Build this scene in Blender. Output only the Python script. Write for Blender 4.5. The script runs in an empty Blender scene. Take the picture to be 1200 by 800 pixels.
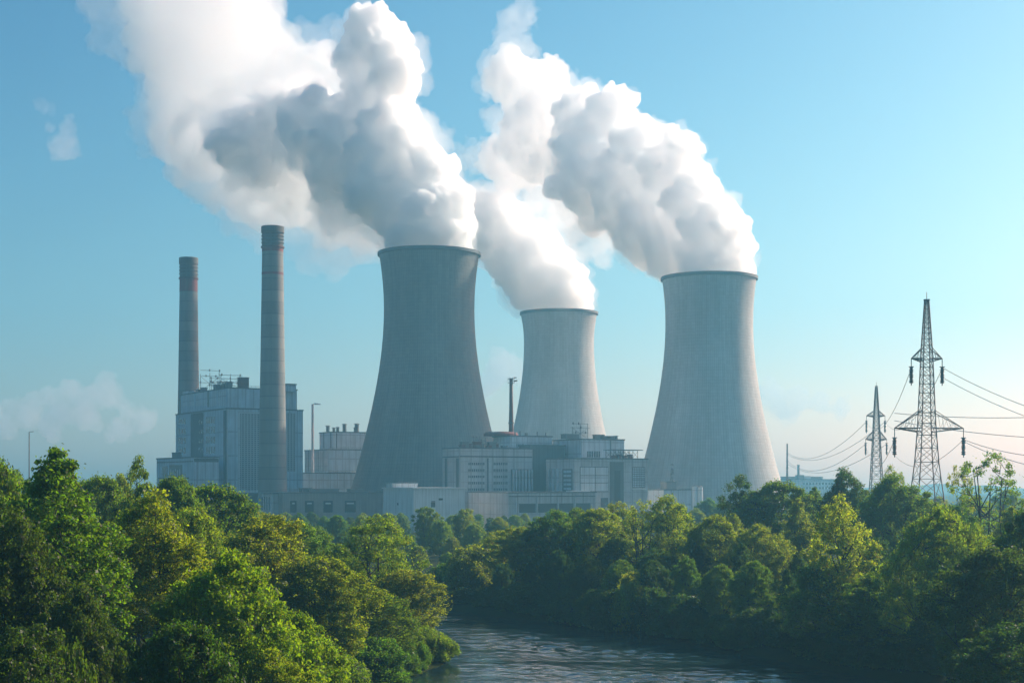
import bpy, bmesh, math, random
import numpy as np
from mathutils import Vector, Matrix

R = math.radians
scene = bpy.context.scene
COL = scene.collection

# ------------------------------------------------------------------ camera
FPX, HZ, CZ = 1800.0, 565.0, 25.0          # focal length in photo pixels, horizon row, eye height
cam_data = bpy.data.cameras.new("camera")
cam = bpy.data.objects.new("camera", cam_data)
COL.objects.link(cam)
cam.location = (0, 0, CZ)
cam.rotation_euler = (R(90), 0, 0)
cam_data.sensor_width = 36.0
cam_data.lens = 36.0 * FPX / 1200.0
cam_data.shift_y = (HZ - 400.0) / 1200.0
cam_data.clip_start = 0.5
cam_data.clip_end = 30000
scene.camera = cam

# ------------------------------------------------------------------ sky, sun, exposure
SUN_AZ, SUN_EL = 57.0, 32.0                # azimuth right of the viewing direction (+Y)
world = bpy.data.worlds.new("World")
scene.world = world
world.use_nodes = True
wn = world.node_tree
bg = wn.nodes["Background"]
sky = wn.nodes.new("ShaderNodeTexSky")
sky.sky_type = 'NISHITA'
sky.sun_disc = False
sky.sun_elevation = R(SUN_EL)
sky.sun_rotation = R(SUN_AZ)
sky.altitude = 0
sky.air_density = 1.0
sky.dust_density = 1.0
sky.ozone_density = 1.0
# a clear, deep cyan sky away from the sun: each channel gets a little more contrast
sep = wn.nodes.new("ShaderNodeSeparateColor"); com = wn.nodes.new("ShaderNodeCombineColor")
wn.links.new(sky.outputs[0], sep.inputs[0])
for i, (ref, out_, p) in enumerate(((5.5, 8.7, 2.4), (6.82, 10.0, 1.75), (7.98, 10.0, 1.3))):
    d = wn.nodes.new("ShaderNodeMath"); d.operation = 'DIVIDE'; d.inputs[1].default_value = ref
    q = wn.nodes.new("ShaderNodeMath"); q.operation = 'POWER'; q.inputs[1].default_value = p
    m_ = wn.nodes.new("ShaderNodeMath"); m_.operation = 'MULTIPLY'; m_.inputs[1].default_value = out_
    wn.links.new(sep.outputs[i], d.inputs[0]); wn.links.new(d.outputs[0], q.inputs[0])
    wn.links.new(q.outputs[0], m_.inputs[0]); wn.links.new(m_.outputs[0], com.inputs[i])
wn.links.new(com.outputs[0], bg.inputs[0])
bg.inputs[1].default_value = 0.068

sun_data = bpy.data.lights.new("sun", 'SUN')
sun_data.energy = 5.0
sun_data.angle = R(0.53)
sun_data.color = (1.0, 0.90, 0.74)
sun = bpy.data.objects.new("sun", sun_data)
COL.objects.link(sun)
sdir = Vector((math.sin(R(SUN_AZ)) * math.cos(R(SUN_EL)), math.cos(R(SUN_AZ)) * math.cos(R(SUN_EL)), math.sin(R(SUN_EL))))
sun.rotation_euler = sdir.to_track_quat('Z', 'Y').to_euler()

scene.view_settings.view_transform = 'Standard'
scene.view_settings.look = 'None'
scene.view_settings.exposure = 0.48
scene.view_settings.gamma = 1.0
scene.view_settings.use_curve_mapping = False

scene.render.engine = 'CYCLES'
cy = scene.cycles
cy.use_denoising = True
cy.max_bounces = 128
cy.diffuse_bounces = 3
cy.glossy_bounces = 3
cy.transmission_bounces = 4
cy.volume_bounces = 128
cy.transparent_max_bounces = 12
cy.use_adaptive_sampling = True
cy.adaptive_threshold = 0.02
cy.sample_clamp_indirect = 8

# ------------------------------------------------------------------ helpers
def at(px, py, d):
    return Vector(((px - 600.0) * d / FPX, d, CZ - (py - HZ) * d / FPX))

def zat(py, d):
    return CZ - (py - HZ) * d / FPX

def tag(o, label=None, cat=None, group=None, kind=None):
    if label: o["label"] = label
    if cat: o["category"] = cat
    if group: o["group"] = group
    if kind: o["kind"] = kind
    return o

def empty(name, loc, rz=0.0):
    o = bpy.data.objects.new(name, None)
    o.empty_display_size = 1
    COL.objects.link(o)
    o.location = loc
    o.rotation_euler = (0, 0, rz)
    return o

class MB:
    def __init__(self):
        self.v, self.f = [], []
    def add(self, vs, fs):
        n = len(self.v)
        self.v += [tuple(p) for p in vs]
        self.f += [tuple(i + n for i in f) for f in fs]
        return self
    def box(self, x0, x1, y0, y1, z0, z1):
        vs = [(x0,y0,z0),(x1,y0,z0),(x1,y1,z0),(x0,y1,z0),(x0,y0,z1),(x1,y0,z1),(x1,y1,z1),(x0,y1,z1)]
        return self.add(vs, [(0,3,2,1),(4,5,6,7),(0,1,5,4),(1,2,6,5),(2,3,7,6),(3,0,4,7)])
    def tube(self, a, b, ra, rb=None, n=6, caps=True):
        a, b = Vector(a), Vector(b)
        rb = ra if rb is None else rb
        d = (b - a)
        if d.length < 1e-6: return self
        d.normalize()
        up = Vector((0,0,1)) if abs(d.z) < 0.9 else Vector((1,0,0))
        u = d.cross(up).normalized(); w = d.cross(u)
        vs = []
        for p, r in ((a, ra), (b, rb)):
            for k in range(n):
                t = 2*math.pi*k/n
                vs.append(p + u*(r*math.cos(t)) + w*(r*math.sin(t)))
        fs = [(k, (k+1)%n, n+(k+1)%n, n+k) for k in range(n)]
        if caps: fs += [tuple(range(n-1,-1,-1)), tuple(range(n, 2*n))]
        return self.add(vs, fs)
    def path(self, pts, rad, n=5):
        pts = [Vector(p) for p in pts]
        if not hasattr(rad, '__len__'): rad = [rad]*len(pts)
        vs = []
        for i, p in enumerate(pts):
            d = (pts[min(i+1, len(pts)-1)] - pts[max(i-1, 0)]).normalized()
            up = Vector((0,0,1)) if abs(d.z) < 0.95 else Vector((1,0,0))
            u = d.cross(up).normalized(); w = d.cross(u)
            for k in range(n):
                t = 2*math.pi*k/n
                vs.append(p + u*(rad[i]*math.cos(t)) + w*(rad[i]*math.sin(t)))
        fs = []
        for i in range(len(pts)-1):
            for k in range(n):
                fs.append((i*n+k, i*n+(k+1)%n, (i+1)*n+(k+1)%n, (i+1)*n+k))
        fs += [tuple(range(n-1,-1,-1)), tuple(range((len(pts)-1)*n, len(pts)*n))]
        return self.add(vs, fs)
    def lathe(self, prof, n=48, cx=0, cy_=0, caps=False):
        vs = []
        for r, z in prof:
            for k in range(n):
                t = 2*math.pi*k/n
                vs.append((cx + r*math.cos(t), cy_ + r*math.sin(t), z))
        fs = []
        for i in range(len(prof)-1):
            for k in range(n):
                fs.append((i*n+k, i*n+(k+1)%n, (i+1)*n+(k+1)%n, (i+1)*n+k))
        if caps: fs += [tuple(range(n-1,-1,-1)), tuple(range((len(prof)-1)*n, len(prof)*n))]
        return self.add(vs, fs)
    def build(self, name, mat, parent=None, smooth=False, loc=None):
        me = bpy.data.meshes.new(name)
        me.from_pydata(self.v, [], self.f)
        me.update()
        if smooth:
            me.polygons.foreach_set("use_smooth", [True]*len(me.polygons))
        if mat: me.materials.append(mat)
        o = bpy.data.objects.new(name, me)
        COL.objects.link(o)
        if parent: o.parent = parent
        if loc is not None: o.location = loc
        return o

# ------------------------------------------------------------------ materials
def nodes(name):
    m = bpy.data.materials.new(name)
    m.use_nodes = True
    nt = m.node_tree
    return m, nt, nt.nodes["Principled BSDF"], nt.nodes["Material Output"]

def N(nt, t, **kw):
    n = nt.nodes.new(t)
    for k, v in kw.items(): setattr(n, k, v)
    return n

def mathn(nt, op, a, b=None, c=None):
    n = N(nt, "ShaderNodeMath", operation=op)
    for i, x in enumerate((a, b, c)):
        if x is None: continue
        if isinstance(x, (int, float)): n.inputs[i].default_value = x
        else: nt.links.new(x, n.inputs[i])
    return n.outputs[0]

def ramp(nt, fac, stops):
    n = N(nt, "ShaderNodeValToRGB")
    el = n.color_ramp.elements
    while len(el) < len(stops): el.new(0.5)
    for e, (p, c) in zip(el, stops):
        e.position = p
        e.color = c if len(c) == 4 else (*c, 1)
    nt.links.new(fac, n.inputs[0])
    return n.outputs[0]

def noise(nt, vec, scale, detail=4, rough=0.55):
    n = N(nt, "ShaderNodeTexNoise")
    n.inputs["Scale"].default_value = scale
    n.inputs["Detail"].default_value = detail
    n.inputs["Roughness"].default_value = rough
    if vec is not None: nt.links.new(vec, n.inputs["Vector"])
    return n.outputs["Fac"]

def mapped(nt, scale=(1,1,1), coord="Object"):
    tc = N(nt, "ShaderNodeTexCoord")
    mp = N(nt, "ShaderNodeMapping")
    mp.inputs["Scale"].default_value = scale
    nt.links.new(tc.outputs[coord], mp.inputs["Vector"])
    return mp.outputs[0]

def mulcol(nt, a, b):
    n = N(nt, "ShaderNodeMix", data_type='RGBA', blend_type='MULTIPLY')
    n.inputs[0].default_value = 1
    for s, x in ((6, a), (7, b)):
        if isinstance(x, tuple): n.inputs[s].default_value = (*x, 1)
        else: nt.links.new(x, n.inputs[s])
    return n.outputs[2]

def weathered(name, col, rough=0.8, var=0.25, streak=True, scale=0.15, seams=None, metal=0.0):
    """painted sheet or concrete with blotches, vertical rain streaks and optional vertical sheet seams"""
    m, nt, b, out = nodes(name)
    v = mapped(nt)
    big = noise(nt, v, scale, 5, 0.6)
    c = ramp(nt, big, [(0.25, tuple(x*(1-var) for x in col)), (0.75, tuple(min(1, x*(1+var*0.6)) for x in col))])
    if streak:
        st = noise(nt, mapped(nt, (1.2, 1.2, 0.05)), 1.0, 4, 0.6)
        c = mulcol(nt, c, ramp(nt, st, [(0.35, (0.78,0.77,0.75)), (0.62, (1,1,1))]))
    if seams:
        # vertical joints along the wall in both horizontal directions
        tc = N(nt, "ShaderNodeTexCoord"); sp = N(nt, "ShaderNodeSeparateXYZ")
        nt.links.new(tc.outputs["Object"], sp.inputs[0])
        s = mathn(nt, 'ADD', sp.outputs[0], sp.outputs[1])
        fr = mathn(nt, 'FRACT', mathn(nt, 'DIVIDE', s, seams[0]))
        ln = mathn(nt, 'LESS_THAN', fr, 0.12)
        frz = mathn(nt, 'FRACT', mathn(nt, 'DIVIDE', sp.outputs[2], seams[1]))
        lz = mathn(nt, 'LESS_THAN', frz, 0.06)
        mx = mathn(nt, 'MAXIMUM', ln, lz)
        c = mulcol(nt, c, ramp(nt, mx, [(0.0, (1,1,1)), (1.0, (0.72,0.72,0.74))]))
    nt.links.new(c, b.inputs["Base Color"])
    b.inputs["Roughness"].default_value = rough
    b.inputs["Metallic"].default_value = metal
    return m

M = {}
M['clad_pale']  = weathered('pale_cladding', (0.68,0.71,0.73), 0.7, 0.16, seams=(3.2, 9.0))
M['clad_blue']  = weathered('blue_grey_cladding', (0.57,0.65,0.71), 0.7, 0.18, seams=(4.5, 13.0))
M['concrete_building'] = weathered('panel_concrete', (0.54,0.54,0.54), 0.85, 0.22, seams=(6.0, 5.0))
M['concrete_dark'] = weathered('aged_concrete', (0.28,0.27,0.26), 0.85, 0.25)
M['brick'] = weathered('brown_brick', (0.36,0.31,0.28), 0.85, 0.2)
M['white_wall'] = weathered('white_render', (0.75,0.76,0.75), 0.7, 0.1)
M['roof_light'] = weathered('pale_roof_sheet', (0.66,0.66,0.64), 0.5, 0.1, streak=False)
M['roof_dark'] = weathered('roof_felt', (0.10,0.10,0.10), 0.85, 0.2, streak=False)
M['trim_dark'] = weathered('dark_trim', (0.10,0.11,0.12), 0.6, 0.15, streak=False)
M['opening'] = weathered('dark_opening', (0.035,0.04,0.045), 0.35, 0.2, streak=False)
M['recess'] = weathered('dull_wall_recess_shade', (0.15,0.17,0.18), 0.75, 0.2)  # dull wall tone; on recess panels it paints in the recess's shade
M['steel'] = weathered('grey_steel', (0.16,0.17,0.18), 0.5, 0.2, streak=False, metal=0.3)
M['pylon'] = weathered('pylon_steel', (0.16,0.155,0.16), 0.6, 0.2, streak=False, metal=0.2)
M['insulator'] = weathered('insulator_glaze', (0.03,0.07,0.10), 0.25, 0.2, streak=False)
M['cable'] = weathered('aluminium_cable', (0.34,0.36,0.38), 0.5, 0.1, streak=False, metal=0.0)
M['rust'] = weathered('red_oxide_paint', (0.16,0.055,0.045), 0.7, 0.3)
M['lamp_white'] = weathered('galvanised_white', (0.55,0.55,0.55), 0.5, 0.1, streak=False)

def perforated_mat():
    m, nt, b, out = nodes('perforated_cladding')
    tc = N(nt, "ShaderNodeTexCoord"); sp = N(nt, "ShaderNodeSeparateXYZ")
    nt.links.new(tc.outputs["Object"], sp.inputs[0])
    fx = mathn(nt, 'LESS_THAN', mathn(nt, 'FRACT', mathn(nt, 'DIVIDE', sp.outputs[0], 1.75)), 0.5)
    fz = mathn(nt, 'LESS_THAN', mathn(nt, 'FRACT', mathn(nt, 'DIVIDE', sp.outputs[2], 1.1)), 0.52)
    c = ramp(nt, mathn(nt, 'MULTIPLY', fx, fz), [(0, (0.40,0.42,0.42)), (1, (0.10,0.11,0.13))])
    nt.links.new(c, b.inputs["Base Color"]); b.inputs["Roughness"].default_value = 0.7
    return m
M['perforated'] = perforated_mat()

def window_mat():
    m, nt, b, out = nodes('window_glass')
    v = mapped(nt)
    c = ramp(nt, noise(nt, v, 0.6, 2), [(0.3, (0.04,0.05,0.06)), (0.7, (0.11,0.13,0.14))])
    nt.links.new(c, b.inputs["Base Color"])
    b.inputs["Roughness"].default_value = 0.18
    return m
M['glass'] = window_mat()

def tower_mat(name, base, nrib, lift):
    """cooling tower concrete: vertical formwork ribs, horizontal lift joints, stain bands"""
    m, nt, b, out = nodes(name)
    tc = N(nt, "ShaderNodeTexCoord"); sp = N(nt, "ShaderNodeSeparateXYZ")
    nt.links.new(tc.outputs["Object"], sp.inputs[0])
    ang = mathn(nt, 'ARCTAN2', sp.outputs[1], sp.outputs[0])
    a = mathn(nt, 'MULTIPLY', ang, nrib/(2*math.pi))
    fr = mathn(nt, 'FRACT', a)
    rib = mathn(nt, 'LESS_THAN', fr, 0.22)
    frz = mathn(nt, 'FRACT', mathn(nt, 'DIVIDE', sp.outputs[2], lift))
    joint = mathn(nt, 'LESS_THAN', frz, 0.14)
    cell = N(nt, "ShaderNodeCombineXYZ")
    nt.links.new(mathn(nt, 'FLOOR', mathn(nt, 'MULTIPLY', a, 0.5)), cell.inputs[0])
    nt.links.new(mathn(nt, 'FLOOR', mathn(nt, 'DIVIDE', sp.outputs[2], lift)), cell.inputs[1])
    wnz = N(nt, "ShaderNodeTexWhiteNoise", noise_dimensions='2D')
    nt.links.new(cell.outputs[0], wnz.inputs["Vector"])
    big = noise(nt, mapped(nt, (1,1,0.25)), 0.035, 6, 0.6)
    c = ramp(nt, big, [(0.3, tuple(x*0.70 for x in base)), (0.68, tuple(x*1.12 for x in base))])
    c = mulcol(nt, c, ramp(nt, wnz.outputs["Value"], [(0.0, (0.94,0.94,0.94)), (1.0, (1.04,1.04,1.04))]))
    c = mulcol(nt, c, ramp(nt, mathn(nt, 'MAXIMUM', rib, mathn(nt, 'MULTIPLY', joint, 0.75)), [(0.0, (1,1,1)), (1.0, (0.83,0.83,0.84))]))
    # rain streaks running down from the rim
    sv = N(nt, "ShaderNodeCombineXYZ")
    nt.links.new(mathn(nt, 'MULTIPLY', ang, 14.0), sv.inputs[0])
    nt.links.new(mathn(nt, 'MULTIPLY', sp.outputs[2], 0.012), sv.inputs[1])
    st = noise(nt, sv.outputs[0], 1.6, 5, 0.65)
    c = mulcol(nt, c, ramp(nt, st, [(0.30, (0.82,0.82,0.81)), (0.6, (1,1,1))]))
    nt.links.new(c, b.inputs["Base Color"])
    b.inputs["Roughness"].default_value = 0.88
    bmp = N(nt, "ShaderNodeBump")
    bmp.inputs["Strength"].default_value = 0.6
    bmp.inputs["Distance"].default_value = 0.35
    nt.links.new(mathn(nt, 'SUBTRACT', rib, mathn(nt, 'MULTIPLY', joint, 0.4)), bmp.inputs["Height"])
    nt.links.new(bmp.outputs[0], b.inputs["Normal"])
    return m

def chimney_mat(name, base, lift=6.0):
    m, nt, b, out = nodes(name)
    tc = N(nt, "ShaderNodeTexCoord"); sp = N(nt, "ShaderNodeSeparateXYZ")
    nt.links.new(tc.outputs["Object"], sp.inputs[0])
    frz = mathn(nt, 'FRACT', mathn(nt, 'DIVIDE', sp.outputs[2], lift))
    joint = mathn(nt, 'LESS_THAN', frz, 0.07)
    sec = N(nt, "ShaderNodeTexWhiteNoise", noise_dimensions='1D')
    nt.links.new(mathn(nt, 'FLOOR', mathn(nt, 'DIVIDE', sp.outputs[2], lift)), sec.inputs["W"])
    big = noise(nt, mapped(nt, (1,1,0.2)), 0.12, 5, 0.6)
    c = ramp(nt, big, [(0.3, tuple(x*0.8 for x in base)), (0.7, tuple(x*1.15 for x in base))])
    c = mulcol(nt, c, ramp(nt, sec.outputs["Value"], [(0, (0.88,0.88,0.88)), (1, (1.08,1.07,1.05))]))
    c = mulcol(nt, c, ramp(nt, joint, [(0, (1,1,1)), (1, (0.74,0.73,0.72))]))
    nt.links.new(c, b.inputs["Base Color"])
    b.inputs["Roughness"].default_value = 0.85
    return m

def leaf_mat(name, base, trans):
    m = bpy.data.materials.new(name); m.use_nodes = True
    nt = m.node_tree; nt.nodes.clear()
    out = N(nt, "ShaderNodeOutputMaterial")
    geo = N(nt, "ShaderNodeNewGeometry"); oi = N(nt, "ShaderNodeObjectInfo")
    # every leaf a little different, and every tree too
    hsv = N(nt, "ShaderNodeHueSaturation")
    nz = noise(nt, mapped(nt), 0.35, 3)
    hsv.inputs["Color"].default_value = (*base, 1)
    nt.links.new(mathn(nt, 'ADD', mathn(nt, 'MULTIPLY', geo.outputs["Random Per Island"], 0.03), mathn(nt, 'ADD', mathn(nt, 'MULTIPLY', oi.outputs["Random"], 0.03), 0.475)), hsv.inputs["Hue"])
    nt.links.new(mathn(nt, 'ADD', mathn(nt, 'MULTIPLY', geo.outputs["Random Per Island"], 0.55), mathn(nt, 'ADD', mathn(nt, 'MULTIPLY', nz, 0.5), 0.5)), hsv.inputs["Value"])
    d = N(nt, "ShaderNodeBsdfDiffuse"); t = N(nt, "ShaderNodeBsdfTranslucent"); g = N(nt, "ShaderNodeBsdfGlossy")
    nt.links.new(hsv.outputs[0], d.inputs[0])
    tc_ = mulcol(nt, hsv.outputs[0], trans)
    nt.links.new(tc_, t.inputs[0])
    g.inputs["Roughness"].default_value = 0.45
    g.inputs["Color"].default_value = (0.8,0.85,0.8,1)
    mx = N(nt, "ShaderNodeMixShader"); mx.inputs[0].default_value = 0.68
    nt.links.new(d.outputs[0], mx.inputs[1]); nt.links.new(t.outputs[0], mx.inputs[2])
    mg = N(nt, "ShaderNodeMixShader"); mg.inputs[0].default_value = 0.02
    nt.links.new(mx.outputs[0], mg.inputs[1]); nt.links.new(g.outputs[0], mg.inputs[2])
    nt.links.new(mg.outputs[0], out.inputs["Surface"])
    return m

TR = (3.1, 3.0, 0.6)
M['leaf_fresh']  = leaf_mat('fresh_leaves',  (0.105,0.150,0.010), TR)
M['leaf_olive']  = leaf_mat('olive_leaves',  (0.110,0.145,0.012), TR)
M['leaf_green']  = leaf_mat('green_leaves',  (0.066,0.115,0.010), TR)
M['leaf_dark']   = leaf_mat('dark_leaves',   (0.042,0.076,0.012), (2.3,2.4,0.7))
M['leaf_yellow'] = leaf_mat('yellow_green_leaves', (0.150,0.185,0.020), TR)
M['bark'] = weathered('bark', (0.030,0.026,0.022), 0.9, 0.35, streak=False, scale=1.5)

def steam_mat(name, dens, aniso=0.7, col=(1,1,1)):
    m = bpy.data.materials.new(name); m.use_nodes = True
    nt = m.node_tree; nt.nodes.clear()
    out = N(nt, "ShaderNodeOutputMaterial")
    v = N(nt, "ShaderNodeVolumeScatter")
    v.inputs["Color"].default_value = (*col, 1)
    v.inputs["Density"].default_value = dens
    v.inputs["Anisotropy"].default_value = aniso
    nt.links.new(v.outputs[0], out.inputs["Volume"])
    return m

def poly_mesh(name, vs, fs, mat, smooth=False):
    """quads only, fast"""
    me = bpy.data.meshes.new(name)
    me.vertices.add(len(vs)); me.vertices.foreach_set("co", vs.ravel().astype(np.float32))
    me.loops.add(fs.size); me.loops.foreach_set("vertex_index", fs.ravel().astype(np.int32))
    me.polygons.add(len(fs)); me.polygons.foreach_set("loop_start", np.arange(0, fs.size, fs.shape[1], dtype=np.int32))
    me.update(calc_edges=True)
    me.materials.append(mat)
    return me

# ------------------------------------------------------------------ ground, river, hills
LEFT_SHORE = [(-40,40),(-34,80),(-27,120),(-19,165),(-15,191),(-11,205),(-9,212),(-9.5,220),(-13,232),(-15,262),(-22,288),(-42,314),(-80,338),(-150,352),(-260,350)]
RIGHT_SHORE = [(-260,392),(-150,386),(-80,370),(-40,342),(-18,310),(-8,293),(3,279),(15,265),(27,242),(36,218),(45,198),(56,178),(78,140),(104,95),(130,40)]
RIVER = np.array(LEFT_SHORE + RIGHT_SHORE, float)

def river_sd(x, y):
    """signed distance to the river outline, positive on land (arrays)"""
    p = np.stack([x, y], -1)
    dmin = np.full(x.shape, 1e18); inside = np.zeros(x.shape, bool)
    n = len(RIVER)
    for i in range(n):
        a, b = RIVER[i], RIVER[(i+1) % n]
        e = b - a; w = p - a
        t = np.clip((w @ e) / (e @ e), 0, 1)
        d = np.linalg.norm(w - t[..., None]*e, axis=-1)
        dmin = np.minimum(dmin, d)
        c = (a[1] > y) != (b[1] > y)
        with np.errstate(divide='ignore', invalid='ignore'):
            xi = a[0] + (y - a[1]) * (b[0]-a[0]) / (b[1]-a[1] if b[1] != a[1] else 1e-9)
        inside ^= c & (x < xi)
    return np.where(inside, -dmin, dmin)

def ground_h(x, y):
    x = np.asarray(x, float); y = np.asarray(y, float)
    sd = river_sd(x, y)
    wob = 0.25*np.sin(x*0.31+1.3)*np.cos(y*0.27) + 0.35*np.sin(x*0.083)*np.sin(y*0.071+0.5)
    z = np.where(sd < 0, np.maximum(-2.5, sd*0.5), 2.6*(1-np.exp(-sd/7.0)) + wob*np.clip(sd/12, 0, 1))
    return z

def gz(x, y):
    return float(ground_h(np.array([x]), np.array([y]))[0])

def build_ground():
    xs = np.concatenate([np.linspace(-2200,-320,16), np.arange(-300,-80,6), np.arange(-80,150,2.0), np.arange(150,300,6), np.linspace(320,2200,16)])
    ys = np.concatenate([np.linspace(-200,20,8), np.arange(28,420,2.5), np.arange(430,1000,20), np.linspace(1050,4000,26)])
    X, Y = np.meshgrid(xs, ys)
    Z = ground_h(X, Y)
    nx, ny = len(xs), len(ys)
    vs = np.stack([X, Y, Z], -1).reshape(-1, 3)
    ii = np.arange(nx*ny).reshape(ny, nx)
    fs = np.stack([ii[:-1,:-1], ii[:-1,1:], ii[1:,1:], ii[1:,:-1]], -1).reshape(-1, 4)
    me = bpy.data.meshes.new("ground")
    me.from_pydata(vs.tolist(), [], fs.tolist()); me.update()
    me.polygons.foreach_set("use_smooth", [True]*len(me.polygons))
    m, nt, b, out = nodes("meadow_ground")
    v = mapped(nt)
    c = ramp(nt, noise(nt, v, 0.05, 8, 0.65), [(0.3, (0.016,0.026,0.008)), (0.55, (0.026,0.038,0.011)), (0.75, (0.038,0.038,0.018))])
    nt.links.new(c, b.inputs["Base Color"]); b.inputs["Roughness"].default_value = 1.0; b.inputs["Specular IOR Level"].default_value = 0.05
    me.materials.append(m)
    o = bpy.data.objects.new("ground", me); COL.objects.link(o)
    tag(o, "grassy river banks and flat land", kind="structure")
build_ground()

def build_water():
    xs = np.concatenate([np.linspace(-300, -66, 14), np.arange(-60, 80, 0.32), np.linspace(84, 180, 10)])
    ys = np.concatenate([np.linspace(20, 160, 12), np.arange(166, 322, 0.36), np.linspace(326, 420, 8)])
    X, Y = np.meshgrid(xs, ys)
    rng = np.random.default_rng(8)
    Z = np.zeros_like(X)
    for k in range(46):                                  # wind ripples running mostly down the reach
        lam = 0.95*(6.5/0.95)**rng.uniform()
        th = rng.normal(math.radians(68), 0.5)
        kx, ky = 2*math.pi/lam*math.cos(th), 2*math.pi/lam*math.sin(th)
        Z += lam*0.0036*np.sin(kx*X + ky*Y + rng.uniform(0, 6.28) + 0.9*np.sin(0.11*X+0.07*Y+k))
    patch = 0.5 + 0.5*np.sin(0.045*X + 0.16*Y + 1.6*np.sin(0.06*X+0.5) + 1.1*np.sin(0.09*Y))
    patch = 0.30 + 0.95*patch**1.3
    near = np.clip(river_sd(X, Y), -14, 0)/-14           # calm water under the banks
    Z *= patch*(0.25 + 0.75*near)
    fade = np.clip((X+62)/6, 0, 1)*np.clip((81-X)/6, 0, 1)*np.clip((Y-162)/6, 0, 1)*np.clip((324-Y)/6, 0, 1)
    Z *= fade
    nx, ny = len(xs), len(ys)
    ii = np.arange(nx*ny).reshape(ny, nx)
    fs = np.stack([ii[:-1,:-1], ii[:-1,1:], ii[1:,1:], ii[1:,:-1]], -1).reshape(-1, 4)
    m, nt, b, out = nodes("river_water")
    b.inputs["Base Color"].default_value = (0.010,0.028,0.034,1)
    b.inputs["Roughness"].default_value = 0.06
    b.inputs["IOR"].default_value = 1.33
    big = noise(nt, mapped(nt, (0.05,0.16,1)), 1.0, 3, 0.5)
    mid = noise(nt, mapped(nt, (0.45,0.55,1)), 1.0, 4, 0.6)
    fine = noise(nt, mapped(nt, (1.5,1.5,1)), 1.0, 3, 0.6)
    amp = ramp(nt, noise(nt, mapped(nt, (0.03,0.11,1)), 1.0, 4, 0.6), [(0.36, (0.2,)*3), (0.58, (1,)*3)])
    h = mathn(nt, 'ADD', mathn(nt, 'MULTIPLY', mid, 0.10), mathn(nt, 'MULTIPLY', fine, 0.06))
    h = mathn(nt, 'MULTIPLY', h, amp)
    bmp = N(nt, "ShaderNodeBump")
    bmp.inputs["Strength"].default_value = 1.0
    bmp.inputs["Distance"].default_value = 1.0
    nt.links.new(h, bmp.inputs["Height"]); nt.links.new(bmp.outputs[0], b.inputs["Normal"])
    me = poly_mesh("water", np.stack([X, Y, Z], -1).reshape(-1, 3), fs, m)
    me.polygons.foreach_set("use_smooth", [True]*len(me.polygons))
    o = bpy.data.objects.new("water", me); COL.objects.link(o)
    tag(o, "dark rippled river water", kind="structure")
build_water()

def build_hills():
    rnd = random.Random(4)
    m, nt, b, out = nodes("far_wooded_hills")
    c = ramp(nt, noise(nt, mapped(nt), 0.02, 6), [(0.3, (0.03,0.05,0.02)), (0.7, (0.07,0.09,0.04))])
    nt.links.new(c, b.inputs["Base Color"]); b.inputs["Roughness"].default_value = 1.0
    mb = MB()
    xs = np.linspace(-1700, 1700, 160); rows = [(3000, 0.0), (3120, 0.7), (3300, 1.0), (3600, 0.6), (3850, 0.0)]
    vs = []
    for y, k in rows:
        for x in xs:
            h = 24 + 10*math.sin(x*0.004+1) + 6*math.sin(x*0.013+2) + 2.5*math.sin(x*0.05) + rnd.uniform(-1.5, 1.5)
            h *= 0.55 + 0.45*min(1, max(0, (x+200)/900))
            vs.append((x, y, h*k - 0.5))
    nx = len(xs)
    fs = [(r*nx+i, r*nx+i+1, (r+1)*nx+i+1, (r+1)*nx+i) for r in range(len(rows)-1) for i in range(nx-1)]
    mb.add(vs, fs)
    tag(mb.build("hills", m, smooth=True), "low wooded hills on the horizon", kind="structure")
build_hills()

# ------------------------------------------------------------------ haze
def build_haze():
    mb = MB(); mb.box(-2260, 2260, -260, 4080, -4, 500)
    m = bpy.data.materials.new("haze_air"); m.use_nodes = True
    nt = m.node_tree; nt.nodes.clear()
    out = N(nt, "ShaderNodeOutputMaterial")
    v = N(nt, "ShaderNodeVolumePrincipled")
    v.inputs["Color"].default_value = (0.25,0.72,1.0,1)
    v.inputs["Density"].default_value = 0.00029
    v.inputs["Anisotropy"].default_value = 0.45
    nt.links.new(v.outputs[0], out.inputs["Volume"])
    tag(mb.build("haze", m), "thin blue haze in the air", kind="stuff")
build_haze()

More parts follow.
